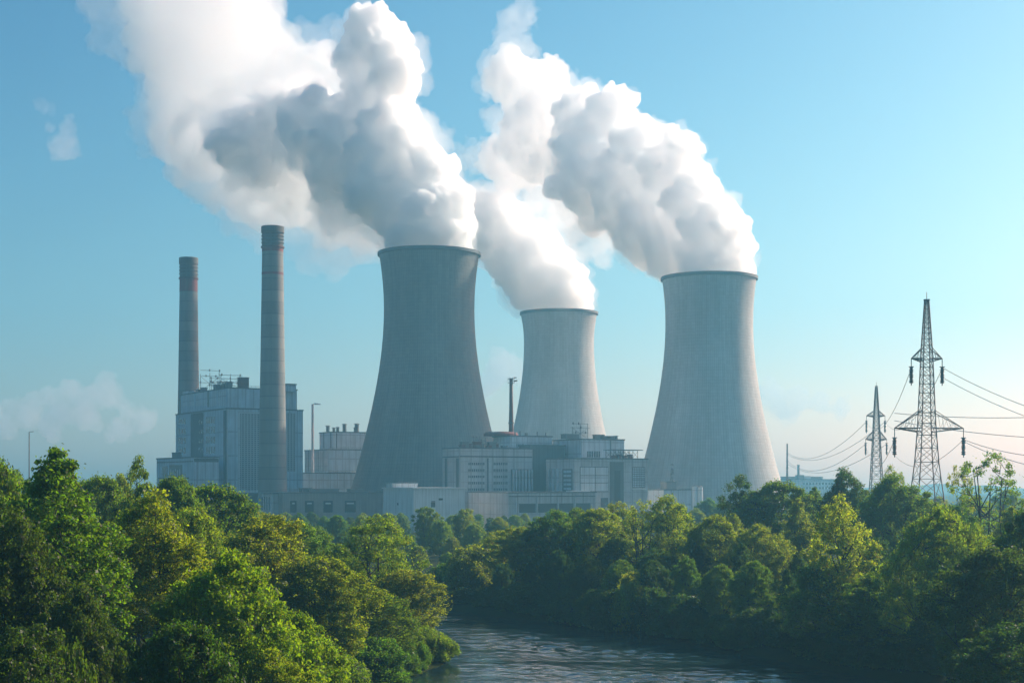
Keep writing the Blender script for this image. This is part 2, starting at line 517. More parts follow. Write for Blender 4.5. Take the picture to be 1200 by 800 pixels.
# ------------------------------------------------------------------ cooling towers
def cooling_tower(px, D, rim_py, a_rim, a_thr, thr_py, c_up, c_dn, label, mat):
    s = D/FPX
    base = at(px, HZ, D); g = gz(base.x, D)
    root = empty("cooling_tower", (base.x, D, g))
    tag(root, label, "cooling tower", "concrete cooling towers of the power station")
    ztop = zat(rim_py, D) - g; zth = zat(thr_py, D) - g
    prof = []
    n = 70
    for i in range(n+1):
        z = 5.0 + (ztop-5.0)*i/n
        dz = (z - zth)/s
        c = c_up if dz > 0 else c_dn
        prof.append((a_thr*s*math.sqrt(1+(dz/c)**2), z))
    thick = 0.9
    inner = [(r-thick, z) for r, z in reversed(prof)]
    mb = MB(); mb.lathe(prof + inner, 160)
    nv = len(prof)*2
    nn = 160
    mb.f += [((nv-1)*nn+k, (nv-1)*nn+(k+1)%nn, (k+1)%nn, k) for k in range(nn)]
    mb.build("shell", mat, root, smooth=True)
    rr = prof[-1][0]
    rim = MB(); rim.lathe([(rr-0.2, ztop-1.7), (rr+0.75, ztop-1.5), (rr+0.75, ztop+0.25), (rr-1.3, ztop+0.25), (rr-1.3, ztop-1.6), (rr-0.2, ztop-1.7)], 160)
    rim.build("rim", M['trim_dark'], root)
    r0 = prof[0][0]
    basin = MB(); basin.lathe([(r0+3, -0.4), (r0+3, 1.6), (r0+2.4, 1.6), (r0+2.4, -0.4)], 96)
    basin.build("basin", M['concrete_dark'], root)
    post = MB()
    for k in range(36):
        t0 = 2*math.pi*k/36; t1 = t0 + math.pi/36
        post.tube((r0*1.012*math.cos(t0), r0*1.012*math.sin(t0), -0.2), ((r0-0.45)*math.cos(t1), (r0-0.45)*math.sin(t1), 5.1), 0.5, n=5)
        t1 = t0 - math.pi/36
        post.tube((r0*1.012*math.cos(t0), r0*1.012*math.sin(t0), -0.2), ((r0-0.45)*math.cos(t1), (r0-0.45)*math.sin(t1), 5.1), 0.5, n=5)
    post.build("column_ring", M['concrete_dark'], root)
    return root

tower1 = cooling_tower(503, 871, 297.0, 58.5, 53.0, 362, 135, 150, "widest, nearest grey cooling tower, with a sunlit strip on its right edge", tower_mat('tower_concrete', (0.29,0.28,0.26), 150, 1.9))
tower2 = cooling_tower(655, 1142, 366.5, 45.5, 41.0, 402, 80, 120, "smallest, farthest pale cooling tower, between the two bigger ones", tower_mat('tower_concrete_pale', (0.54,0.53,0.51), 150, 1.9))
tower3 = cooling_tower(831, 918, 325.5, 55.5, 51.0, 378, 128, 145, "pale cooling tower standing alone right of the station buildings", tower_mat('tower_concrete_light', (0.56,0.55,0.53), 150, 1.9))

# ------------------------------------------------------------------ tall chimneys
def chimney(px, D, top_py, a_top, a_base, label, band):
    s = D/FPX
    b = at(px, HZ, D); g = gz(b.x, D)
    root = empty("chimney", (b.x, D, g))
    tag(root, label, "chimney", "tall concrete chimneys")
    zt = zat(top_py, D) - g
    H0 = 300*s
    rad = lambda z: s*(a_top + (a_base-a_top)*(max(0, zt-z)/s/300)**1.15)
    prof = [(rad(zt*i/40), zt*i/40) for i in range(41)]
    mb = MB(); mb.lathe(prof + [(prof[-1][0]-0.7, zt), (prof[-1][0]-0.7, zt-8), (0.01, zt-8.1)], 48)
    mb.build("shaft", chimney_mat("chimney_concrete", (0.265,0.26,0.245)), root, smooth=True)
    def collar(z0, z1, out, mat, name="collar"):
        r0, r1 = rad(z0), rad(z1)
        c = MB(); c.lathe([(r0-0.1, z0), (r0+out, z0+0.05), (r1+out, z1-0.05), (r1-0.1, z1)], 48)
        c.build(name, mat, root)
    px_ = lambda y: zat(y, D) - g
    t = top_py
    collar(px_(t+8), px_(t+0.3), 0.55, M['chim_band'], "cap_ring")
    collar(px_(t+23.3), px_(t+8.1), 0.05, M['chim_band'], "sooty_band")
    for y in (10.5, 14.5, 18.5): collar(px_(t+y+1.4), px_(t+y), 0.5, M['trim_dark'])
    collar(px_(t+25.4), px_(t+23.4), 0.6, M['rust'])
    if band:
        collar(px_(t+40), px_(t+25.4), 0.06, M['rust_faded'], "painted_band")
    else:
        collar(px_(t+30), px_(t+25.4), 0.06, M['rust_faded'], "painted_band")
        collar(px_(t+57), px_(t+54), 0.06, M['rust_faded'], "painted_band")
    # climbing ladder up the side facing the river
    ld = MB()
    for sx in (-0.35, 0.35):
        ld.path([(sx, -rad(zt*i/20)-0.35, zt*i/20) for i in range(21)], 0.06, 4)
    ld.build("ladder", M['steel'], root)
    return root
M['chim_band'] = weathered('sooty_cap_concrete', (0.13,0.115,0.11), 0.85, 0.2)
M['rust_faded'] = weathered('faded_red_band', (0.26,0.085,0.08), 0.85, 0.2)
chimney(221, 935, 302, 10.0, 14.5, "shorter-looking concrete chimney with reddish top band, behind the boiler house", True)
chimney(319.5, 785, 265.5, 12.0, 16.6, "tallest concrete chimney, in front of the boiler house's right face", False)

# ------------------------------------------------------------------ buildings
TH = R(30)
UU = Vector((math.cos(TH), math.sin(TH), 0)); VV = Vector((-math.sin(TH), math.cos(TH), 0))

class Block:
    """axis frame with its front corner at photo column px and distance D; u runs right along the front face, v runs back"""
    def __init__(self, px, D, root=None):
        self.P = Vector(((px-600)*D/FPX, D, 0)); self.root = root
    def u(self, px):
        k = (px-600)/FPX
        return (k*self.P.y - self.P.x)/(UU.x - k*UU.y)
    def v(self, px):
        k = (px-600)/FPX
        return (k*self.P.y - self.P.x)/(VV.x - k*VV.y)
    def zu(self, py, px):     # height of a mark seen at (px, py) on the front face
        return CZ - (py-HZ)*(self.P.y + self.u(px)*UU.y)/FPX
    def zv(self, py, px):
        return CZ - (py-HZ)*(self.P.y + self.v(px)*VV.y)/FPX

def building(name, px, D, label, cat, group=None):
    b = Block(px, D)
    g = gz(b.P.x, b.P.y) - 0.3
    root = empty(name, (b.P.x, b.P.y, 0), TH)
    tag(root, label, cat, group)
    b.root = root; b.g = g
    return b

def sub(b, px, D):
    """another block of the same building; returns it with its offset (du, dv) in the building's own frame"""
    c = Block(px, D); c.root = b.root; c.g = b.g
    off = c.P - b.P
    c.du, c.dv = off.dot(UU), off.dot(VV)
    return c

def off(b):
    return getattr(b, 'du', 0.0), getattr(b, 'dv', 0.0)

def shell(b, right_px, left_px, top_py, mat, name="wall", z0=None, depth=None, cop=0.6, coping=True, roof=True, capz=None):
    du, dv = off(b)
    U = b.u(right_px); V = depth if depth else b.v(left_px)
    z1 = CZ - (top_py-HZ)*b.P.y/FPX
    z0 = b.g if z0 is None else z0
    mb = MB(); mb.box(du, du+U, dv, dv+V, z0, z1)
    w = mb.build(name, mat, b.root)
    if coping:
        t = MB(); t.box(du-0.35, du+U+0.35, dv-0.35, dv+V+0.35, z1+0.003, z1+cop)
        t.build("parapet", M['trim_dark'], b.root)
    b.U, b.V, b.z1, b.z0 = U, V, z1, z0
    return w

def front_panel(b, x0, x1, y0, y1, mat, name, proud=0.06, parent=None, depth=0.3, pxz=None):
    du, dv = off(b)
    u0, u1 = b.u(x0), b.u(x1); pm = pxz or (x0+x1)/2
    z1, z0 = b.zu(y0, pm), b.zu(y1, pm)
    mb = MB(); mb.box(du+u0, du+u1, dv-proud, dv-proud+depth, z0, z1)
    return mb.build(name, mat, parent or b.root)

def left_panel(b, x0, x1, y0, y1, mat, name, proud=0.06, parent=None, depth=0.3):
    du, dv = off(b)
    v0, v1 = b.v(x1), b.v(x0); pm = (x0+x1)/2
    z1, z0 = b.zv(y0, pm), b.zv(y1, pm)
    mb = MB(); mb.box(du-proud, du-proud+depth, dv+v0, dv+v1, z0, z1)
    return mb.build(name, mat, parent or b.root)

def window_grid(b, side, x0, x1, y0, y1, nx, ny, fx=0.6, fy=0.55, name="window", mat=None):
    fn = front_panel if side == 'f' else left_panel
    for j in range(ny):
        for i in range(nx):
            cx = x0 + (x1-x0)*(i+0.5)/nx; w = (x1-x0)/nx*fx/2
            cy0 = y0 + (y1-y0)*(j+0.5)/ny; h = (y1-y0)/ny*fy/2
            fn(b, cx-w, cx+w, cy0-h, cy0+h, mat or M['glass'], name, 0.07)

def roof_unit(b, u, v, w, d, h, mat, name="roof_vent", z=None):
    du, dv = off(b)
    z = b.z1+0.55 if z is None else z
    mb = MB(); mb.box(du+u-w/2, du+u+w/2, dv+v-d/2, dv+v+d/2, z, z+h)
    mb.box(du+u-w/2-0.25, du+u+w/2+0.25, dv+v-d/2-0.25, dv+v+d/2+0.25, z+h+0.003, z+h+0.3)
    return mb.build(name, mat, b.root)

def roof_stub(b, u, v, r, h, mat, name="vent_pipe", z=None, cap=True):
    du, dv = off(b)
    z = b.z1+0.55 if z is None else z
    mb = MB(); mb.tube((du+u, dv+v, z), (du+u, dv+v, z+h), r, n=10)
    if cap: mb.tube((du+u, dv+v, z+h+0.01), (du+u, dv+v, z+h+0.5), r*1.7, r*0.9, n=10)
    return mb.build(name, mat, b.root)

def railing(b, u0, u1, v, h=1.2, z=None, n=None):
    du, dv = off(b)
    z = b.z1+0.55 if z is None else z
    n = n or max(2, int(abs(u1-u0)/2.5))
    mb = MB()
    for i in range(n+1):
        u = u0+(u1-u0)*i/n
        mb.tube((du+u, dv+v, z), (du+u, dv+v, z+h), 0.06, n=4)
    for k in (0.5, 1.0):
        mb.tube((du+u0, dv+v, z+h*k), (du+u1, dv+v, z+h*k), 0.06, n=4)
    return mb.build("railing", M['steel'], b.root)

def lattice_mast(b, u, v, h, w, name="antenna_frame", seed=0, z=None):
    """a small steel rack with cross bars and dish-like drums"""
    rnd = random.Random(seed)
    du, dv = off(b)
    z = b.z1+0.5 if z is None else z
    mb = MB(); p = lambda a, c, d: (du+u+a, dv+v+c, z+d)
    for a in (-w/2, w/2, 0):
        mb.tube(p(a, 0, 0), p(a, 0, h*rnd.uniform(0.6, 1.0)), 0.16, n=5)
    for k in (0.35, 0.62, 0.85):
        e = w*rnd.uniform(0.45, 0.7)
        mb.tube(p(-e, 0, h*k), p(e, 0, h*k), 0.13, n=5)
        for _ in range(2):
            a = rnd.uniform(-e, e)
            mb.tube(p(a, -0.5, h*k-0.5), p(a, -0.5, h*k+0.7), 0.35, n=7)
    mb.tube(p(-w/2, 0, 0), p(w/2, 0, h*0.6), 0.1, n=4)
    mb.tube(p(w/2, 0, 0), p(-w/2, 0, h*0.6), 0.1, n=4)
    return mb.build(name, M['steel'], b.root)

# --- boiler house
A = building("boiler_house", 265.7, 830, "tall blue-grey boiler house with stepped roof, behind the tallest chimney", "building")
shell(A, 355, 206, 479, M['clad_blue'], "wall")
# left face's recess as a flat panel, its shade put into the dark colour
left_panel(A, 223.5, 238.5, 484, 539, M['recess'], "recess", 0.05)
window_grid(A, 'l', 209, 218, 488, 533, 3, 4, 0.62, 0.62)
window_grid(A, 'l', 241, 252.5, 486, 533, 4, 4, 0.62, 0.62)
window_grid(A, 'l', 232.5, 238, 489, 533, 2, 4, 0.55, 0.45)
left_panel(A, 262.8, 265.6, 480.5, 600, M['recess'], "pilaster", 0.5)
front_panel(A, 265.75, 267.0, 480.5, 600, M['clad_pale'], "pilaster", 0.35)
# perforated louvre fields
front_panel(A, 278.5, 304.5, 482, 577, M['clad_pale'], "facade_panel", 0.03)
front_panel(A, 281, 304, 484, 574, M['perforated'], "louvre_field", 0.05)
front_panel(A, 336, 346, 484, 552, M['perforated'], "louvre_field", 0.05)
front_panel(A, 265.9, 354.5, 577, 578.5, M['trim_dark'], "ledge", 0.4)
front_panel(A, 287, 303, 578.6, 600, M['opening'], "gate", 0.1)
front_panel(A, 266.5, 286.5, 578.6, 602, M['concrete_building'], "plinth", 0.2)
A2 = sub(A, 267.0, 836)
shell(A2, 348, 212, 454.8, M['clad_blue'], "upper_storey", z0=A.z1+0.58)
for x0, x1 in ((214, 220.5), (221.8, 227.5), (229.5, 236.5), (237.2, 243), (245.5, 253.5), (255.5, 265)):
    left_panel(A2, x0, x1, 458.5, 475.5, M['clad_pale'], "facade_panel", 0.12)
left_panel(A2, 243.3, 245.2, 458, 477, M['opening'], "window", 0.13)
window_grid(A2, 'l', 255.8, 264.5, 459, 475, 4, 4, 0.4, 0.4)
A3 = sub(A, 335, 848)
shell(A3, 347, 333, 450.5, M['clad_blue'], "stair_tower", z0=A2.z1-1, depth=12)
lattice_mast(A2, 4, A2.v(238), 14, 11, seed=3)
lattice_mast(A2, 6, A2.v(245), 8, 9, seed=9)
lattice_mast(A2, A2.u(276), 8, 8.5, 11, seed=5)
lattice_mast(A2, A2.u(272), 12, 4.5, 8, seed=6)
roof_unit(A2, A2.u(288), 4, 5.0, 4.5, 5.6, M['rust'], "roof_vent")
for i, p in enumerate((228, 233, 248, 253, 258, 262)):
    roof_unit(A2, 3, A2.v(p), 3, 3.5, 1.6+0.6*(i % 3), M['steel'], "roof_vent")
railing(A2, 1, A2.U-1, 0.4)
# lower annex at the left
A4 = sub(A, 227.3, 806)
shell(A4, 256.5, 183.6, 536, M['clad_blue'], "annex", depth=None)
left_panel(A4, 184.5, 226.5, 540.5, 541.5, M['trim_dark'], "ledge", 0.3)
left_panel(A4, 198.5, 213.5, 544.5, 558, M['opening'], "window", 0.08)
left_panel(A4, 190, 196.5, 546, 559, M['glass'], "window", 0.08)
for i in range(5): left_panel(A4, 200+i*2.6, 201.0+i*2.6, 549+i % 2*1.5, 558, M['lamp_white'], "mullion", 0.16)
left_panel(A4, 186, 222, 559.3, 560.3, M['trim_dark'], "ledge", 0.4)
window_grid(A4, 'l', 187, 222, 562, 578, 7, 1, 0.6, 0.9)
front_panel(A4, 227.5, 256, 536.8, 541, M['recess'], "fascia", 0.1)
roof_unit(A4, 3, A4.v(201), 4, 5, 2.6, M['concrete_dark'], "roof_vent")

# --- switch house behind, between boiler house and widest tower
B = building("switch_house", 385, 935, "stepped grey block with roof vents between boiler house and widest tower", "building")
shell(B, 455, 357, 527, M['clad_blue'], "wall")
left_panel(B, 357.6, 384, 528, 552, M['concrete_building'], "facade_panel", 0.08)
for x in (361.5, 367, 372.8, 378.5): left_panel(B, x, x+0.6, 528, 552, M['trim_dark'], "pilaster", 0.14)
front_panel(B, 385.5, 440, 551.5, 552.5, M['roof_light'], "ledge", 0.5)
B2 = sub(B, 391, 945)
shell(B2, 455, 374.5, 506.5, M['clad_pale'], "upper_storey", z0=B.z1+0.6)
for x in (379, 387.5): left_panel(B2, x, x+0.8, 507, 525, M['trim_dark'], "pilaster", 0.1)
front_panel(B2, 394, 395, 507.5, 525, M['trim_dark'], "pilaster", 0.1)
for x, h, r in ((388, 3.4, 1.1), (395, 2.2, 0.8), (399.5, 2.6, 0.9), (407.5, 4.6, 1.2), (422, 5.0, 1.3), (420, 2.5, 0.8)):
    roof_stub(B2, B2.u(x), 5, r, h, M['steel'])
railing(B, 0.5, 40, 0.5)
B3 = sub(B, 352, 905)
shell(B3, 425, 337, 554.5, M['clad_blue'], "lower_wing", coping=True)
left_panel(B3, 337.5, 351.5, 556, 580, M['concrete_building'], "facade_panel", 0.08)
railing(B3, 1, B3.U-1, 0.5, 1.4)

# --- long low workshop
W = building("workshop", 331, 735, "long low brown workshop with dark doorways beside the tallest chimney's base", "building")
shell(W, 449, 322, 577.5, M['brick'], "wall", depth=16, cop=0.5)
for x0, x1 in ((340, 347.5), (357.5, 367.5), (379, 389.8), (404, 416.8)):
    front_panel(W, x0, x1, 586.5, 600, M['opening'], "doorway", 0.05, pxz=x0)
    front_panel(W, x0+2.2, x1-2.2, 588.6, 590.4, M['roof_light'], "light_panel", 0.12, pxz=x0)
roof_unit(W, W.u(385), 8, 16, 5, 1.2, M['steel'], "roof_duct")
roof_unit(W, W.u(366), 9, 5, 4, 1.6, M['steel'], "roof_vent")
roof_unit(W, W.u(425), 9, 7, 4, 1.1, M['steel'], "roof_vent")
railing(W, 4, W.U*0.7, 13, 1.3)
W2 = sub(W, 319, 738)
shell(W2, 330, 303, 578.5, M['concrete_building'], "annex", depth=14)
window_grid(W2, 'l', 306, 317, 581, 598, 4, 1, 0.5, 0.9)

# --- white flat store
S = building("storage_hall", 484.5, 690, "white flat-roofed storage hall in front of the widest tower", "building")
shell(S, 545, 449, 572.5, M['white_wall'], "wall", coping=False)
t = MB(); t.box(-0.5, S.U+0.5, -0.5, S.V+0.5, S.z1+0.003, S.z1+0.55); t.build("roof", M['roof_light'], S.root)
front_panel(S, 514, 519, 583.5, 585.8, M['opening'], "window", 0.06)
front_panel(S, 505, 510, 588.5, 594, M['glass'], "window", 0.06)
front_panel(S, 505.4, 509.6, 586.8, 588, M['trim_dark'], "door_canopy", 0.5)
left_panel(S, 465.5, 467, 589, 591.5, M['opening'], "window", 0.06)
roof_unit(S, S.u(496), 22, 13, 6, 1.6, M['clad_pale'], "roof_unit")
railing(S, S.u(488), S.u(512), 20, 2.6, n=6)

# --- turbine complex
C = building("turbine_hall", 538.5, 742, "wide multi-block grey turbine hall in front of the three towers", "building")
shell(C, 624, 518.7, 525.2, M['concrete_building'], "wall")
front_panel(C, 538.6, 623, 534.2, 535.6, M['trim_dark'], "cornice", 0.5)
left_panel(C, 518.9, 538.4, 534.4, 535.8, M['trim_dark'], "cornice", 0.5)
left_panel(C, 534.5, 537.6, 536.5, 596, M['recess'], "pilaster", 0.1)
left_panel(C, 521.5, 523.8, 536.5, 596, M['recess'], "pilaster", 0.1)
window_grid(C, 'f', 548.5, 568, 539.5, 577, 9, 5, 0.6, 0.38)
window_grid(C, 'f', 578, 595, 539.5, 577, 8, 5, 0.6, 0.38)
front_panel(C, 570.5, 572.5, 536.5, 577, M['recess'], "pilaster", 0.1)
# colonnade: dark opening with tall light columns in front
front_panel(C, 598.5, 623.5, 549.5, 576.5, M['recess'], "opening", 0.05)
rr = random.Random(2)
for k, x in enumerate((600.5, 603.5, 607.2, 611.0, 614.8, 618.6, 622.0)):
    front_panel(C, x, x+1.5, 550.2, 576.4, M['clad_pale'], "column", 0.9, depth=0.8)
railing(C, 1, C.u(570), 0.5)
for i, x in enumerate((545, 551, 556, 563, 566, 571, 576, 583, 588, 594)):
    roof_unit(C, C.u(x), 3+3*(i % 3), 2.2+1.6*((i*7) % 3), 2.5, 0.9+0.9*((i*5) % 3), M['steel'] if i % 2 else M['rust'], "roof_vent")
lattice_mast(C, C.u(570), 7, 6, 7, seed=11)
C2 = sub(C, 598, 782)
shell(C2, 647, 577.6, 511.2, M['clad_pale'], "upper_block")
window_grid(C2, 'f', 605, 614, 519.5, 524.5, 6, 1, 0.5, 0.8)
for x, h in ((606, 1.8), (612, 2.4), (618, 1.5), (620, 1.5), (632, 2.2), (642, 1.8)):
    roof_stub(C2, C2.u(x), 2, 0.4, h, M['steel'], cap=False)
t = MB(); t.lathe([(9, C2.z1+0.6), (9, C2.z1+1.6), (8.0, C2.z1+2.6), (0.1, C2.z1+3.0)], 24, C2.du+0.5*C2.U*0.2, C2.dv+14); t.build("roof_tank", M['rust_faded'], C.root)
C5 = sub(C, 620.5, 770)
shell(C5, 662, 616, 522, M['recess'], "link_block", depth=10)
C3 = sub(C, 682, 772)
shell(C3, 731.5, 646, 515, M['clad_pale'], "upper_block")
left_panel(C3, 647, 681, 516.5, 537, M['clad_blue'], "facade_panel", 0.05)
for x in (688, 690.6, 693.2, 696.2, 698.8, 701.4): front_panel(C3, x, x+1.7, 528.5, 535.5, M['glass'], "window", 0.07)
front_panel(C3, 715.3, 715.9, 516, 537, M['trim_dark'], "downpipe", 0.25)
roof_unit(C3, -2, C3.v(672), 8, 5, 2.2, M['steel'], "roof_vent")
lattice_mast(C3, 1, C3.v(678), 9, 9, seed=21)
for x, w, h in ((703, 3.2, 2.0), (710, 0.6, 2), (714, 5, 1.3), (718, 5, 1.4), (725.5, 0.7, 1.6)):
    roof_unit(C3, C3.u(x), 3, w, 2.5, h, M['steel'], "roof_vent")
roof_stub(C3, C3.u(692), 8, 0.18, 16, M['lamp_white'], "whip_antenna", cap=False)
C4 = sub(C, 673, 742)
shell(C4, 759, 640, 537.5, M['concrete_building'], "right_wing")
front_panel(C4, 679.5, 712.8, 546.5, 576, M['trim_dark'], "panel_frame", 0.06)
for x0, x1 in ((680.2, 697.0), (697.9, 712.2)):
    for y0, y1 in ((547.3, 556.5), (557.2, 565.2), (565.9, 575.2)):
        front_panel(C4, x0, x1, y0, y1, M['clad_pale'], "facade_panel", 0.14)
front_panel(C4, 714.5, 731, 541, 596, M['recess'], "recess", 0.05)  # flat panels, the recess's shade painted in by their dark colours
front_panel(C4, 720, 727, 551, 594, M['opening'], "recess", 0.07)
front_panel(C4, 741, 756, 547, 571, M['trim_dark'], "panel_frame", 0.05)
window_grid(C4, 'f', 741.5, 755.5, 547.5, 570.5, 7, 9, 0.72, 0.7, "louvre", M['clad_blue'])
front_panel(C4, 741, 757, 572.5, 573.6, M['roof_light'], "ledge", 0.4)
front_panel(C4, 704, 712.5, 583, 594, M['trim_dark'], "door", 0.07)
left_panel(C4, 659, 671, 549, 576, M['recess'], "recess", 0.05)
for k in range(5): left_panel(C4, 660.5, 669.5, 551+k*5, 553.5+k*5, M['clad_blue'], "window", 0.1)
for x in (643.5, 648.5, 653.5): left_panel(C4, x, x+1.6, 549, 576, M['clad_pale'], "column", 0.8, depth=0.8)
# steel frame with canopy on the right wing roof
fr = MB(); du, dv = off(C4)
uA, uB = C4.u(722), C4.u(750); zc = C4.z1+0.6; hc = 8.5*742/FPX+0.4
for v in (2, 9):
    for i in range(6):
        u = uA+(uB-uA)*i/5
        fr.tube((du+u, dv+v, zc), (du+u, dv+v, zc+hc), 0.16, n=4)
        if i < 5:
            un = uA+(uB-uA)*(i+1)/5
            fr.tube((du+u, dv+v, zc+0.3), (du+un, dv+v, zc+hc*0.85), 0.1, n=4)
            fr.tube((du+u, dv+v, zc+hc*0.85), (du+un, dv+v, zc+0.3), 0.1, n=4)
fr.build("steel_frame", M['steel'], C.root)
cn = MB(); cn.box(du+uA-1, du+C4.u(755), dv+1, dv+10, zc+hc+0.01, zc+hc+0.4); cn.build("canopy", M['steel'], C.root)
for i in range(4): roof_unit(C4, C4.u(726+i*6.5), 5.5, 1.8, 2, 1.2+0.5*(i % 2), M['rust_faded'], "roof_vent")
# low front range
C6 = sub(C, 595.7, 706)
shell(C6, 698, 549, 577.3, M['concrete_building'], "front_range", cop=0.45)
front_panel(C6, 596.2, 697.5, 580.6, 581.6, M['trim_dark'], "ledge", 0.25)
for x0, x1 in ((608.5, 627.8), (630.5, 652.5), (655, 672), (675, 692)):
    front_panel(C6, x0, x1, 589.6, 600, M['opening'], "doorway", 0.05, pxz=650)
for x in (604.5, 629, 653.5, 673.5): front_panel(C6, x, x+0.8, 581.8, 600, M['clad_pale'], "pilaster", 0.2, pxz=650)
rs = MB(); rs.box(C6.du+C6.u(675), C6.du+C6.u(697), C6.dv+4, C6.dv+9, C6.z1+0.46, C6.z1+0.95); rs.build("skylight", M['roof_light'], C.root)

# --- thin stack on the turbine hall
b = at(599, 511, 792)
root = empty("metal_stack", (b.x, 792, b.z-1))
tag(root, "thin dark red metal stack with lattice head, rising from the turbine hall", "stack")
H = zat(443, 792)-b.z+1
mb = MB(); mb.lathe([(1.28, 0), (1.2, 8), (1.0, H*0.5), (0.85, H), (0.7, H), (0.7, H-2), (0.01, H-2)], 18); mb.build("tube", M['rust'], root, smooth=True)
mb = MB(); mb.lathe([(1.5, 7.6), (1.5, 8.2), (1.2, 8.2)], 18); mb.build("flange", M['trim_dark'], root)
mb = MB()
for z in (H-2.6, H-0.6):
    mb.lathe([(0.9, z), (1.7, z), (1.7, z+0.2), (0.9, z+0.2)], 14)
for k in range(6):
    t_ = k*math.pi/3; mb.tube((1.6*math.cos(t_), 1.6*math.sin(t_), H-2.6), (1.6*math.cos(t_), 1.6*math.sin(t_), H+0.5), 0.09, n=4)
mb.tube((1.2, 0, H-1.6), (3.2, 0, H-1.2), 0.4, n=6); mb.tube((1.2, 0, H+0.2), (2.8, 0, H+0.3), 0.3, n=6)
mb.build("platform", M['steel'], root)

# --- pump house right of the turbine hall
Dd = building("pump_house", 778, 800, "low pump house with roof cabin in front of the lone pale tower", "building")
shell(Dd, 809.5, 745, 574, M['clad_blue'], "wall", cop=0.5)
D2 = sub(Dd, 781, 806)
shell(D2, 793, 774, 564.5, M['concrete_dark'], "roof_cabin", z0=Dd.z1, cop=0.3)
lattice_mast(D2, D2.u(790), 2, 10, 1.6, seed=31)
roof_stub(Dd, Dd.u(796.5), 6, 0.5, 3.8, M['steel'])

# --- pair of silos
for i, x in enumerate((814.2, 820.6)):
    p = at(x, HZ, 840); g = gz(p.x, 840)-0.2
    root = empty("storage_silo", (p.x, 840, g))
    tag(root, ("left-hand" if i == 0 else "right-hand") + " pale cylindrical silo right of the pump house", "silo", "pale silos beside the pump house")
    h = zat(568+i*0.5, 840)-g
    mb = MB(); mb.lathe([(1.35, 0), (1.35, h-0.8)], 20); mb.build("tank", M['clad_pale'], root, smooth=True)
    mb = MB(); mb.lathe([(1.5, h-0.79), (1.5, h-0.6), (0.1, h)], 20); mb.build("roof", M['steel'], root)

# --- distant works at the right
E = building("distant_works", 936, 1500, "hazy distant works building right of the lone pale tower", "building")
shell(E, 990, 905, 562, M['clad_blue'], "wall", cop=0.8)
E2 = sub(E, 925, 1560)
shell(E2, 964, 915, 559, M['concrete_dark'], "upper_block", cop=0.8)
window_grid(E, 'f', 940, 985, 564, 574, 12, 2, 0.6, 0.5)
roof_unit(E, E.u(945), 10, 6, 6, 4, M['concrete_dark'], "roof_vent")
roof_unit(E, E.u(952), 10, 8, 6, 3, M['roof_light'], "roof_vent")
roof_stub(E, E.u(942), 8, 1.2, 14, M['steel'], "vent_pipe")

# ------------------------------------------------------------------ masts
def mast(px, D, top_py, base_py, r, label, name, bracket=None):
    p = at(px, HZ, D); g = gz(p.x, D)-0.2
    z0 = g if base_py is None else zat(base_py, D)
    h = zat(top_py, D)-z0
    root = empty(name, (p.x, D, z0)); tag(root, label, "mast")
    mb = MB(); mb.tube((0,0,0), (0,0,h), r, r*0.6, n=8); mb.build("pole", M['lamp_white'] if name == "floodlight_mast" else M['steel'], root)
    if bracket == 'lamp':
        mb = MB(); mb.path([(0,0,h-0.4), (1.0,0,h+0.5), (3.0,0,h+0.4)], 0.25, 6); mb.build("arm", M['lamp_white'], root)
        mb = MB(); mb.box(1.2, 4.8, -0.7, 0.7, h-0.25, h+0.25); mb.build("lamp_head", M['lamp_white'], root)
    elif bracket == 'spike':
        mb = MB(); mb.box(-2.0, 0.8, -0.4, 0.4, h*0.42, h*0.42+0.5); mb.tube((0,0,h), (2.0,0,h+0.2), 0.12, n=4); mb.build("bracket", M['steel'], root)
    else:
        mb = MB()
        for k in range(7):
            mb.tube((-0.9,0,h*0.25+k*h*0.1), (0.9,0,h*0.25+k*h*0.1), 0.16, n=4)
        mb.build("rungs", M['steel'], root)
mast(366.3, 925, 473.5, None, 1.1, "white floodlight mast beside the boiler house", "floodlight_mast", 'lamp')
mast(34.2, 640, 506, None, 0.34, "thin lone mast above the treetops at the picture's left edge", "radio_mast", 'spike')
mast(922.5, 1100, 519.5, None, 0.9, "pale pole carrying cables right of the lone pale tower", "cable_mast")

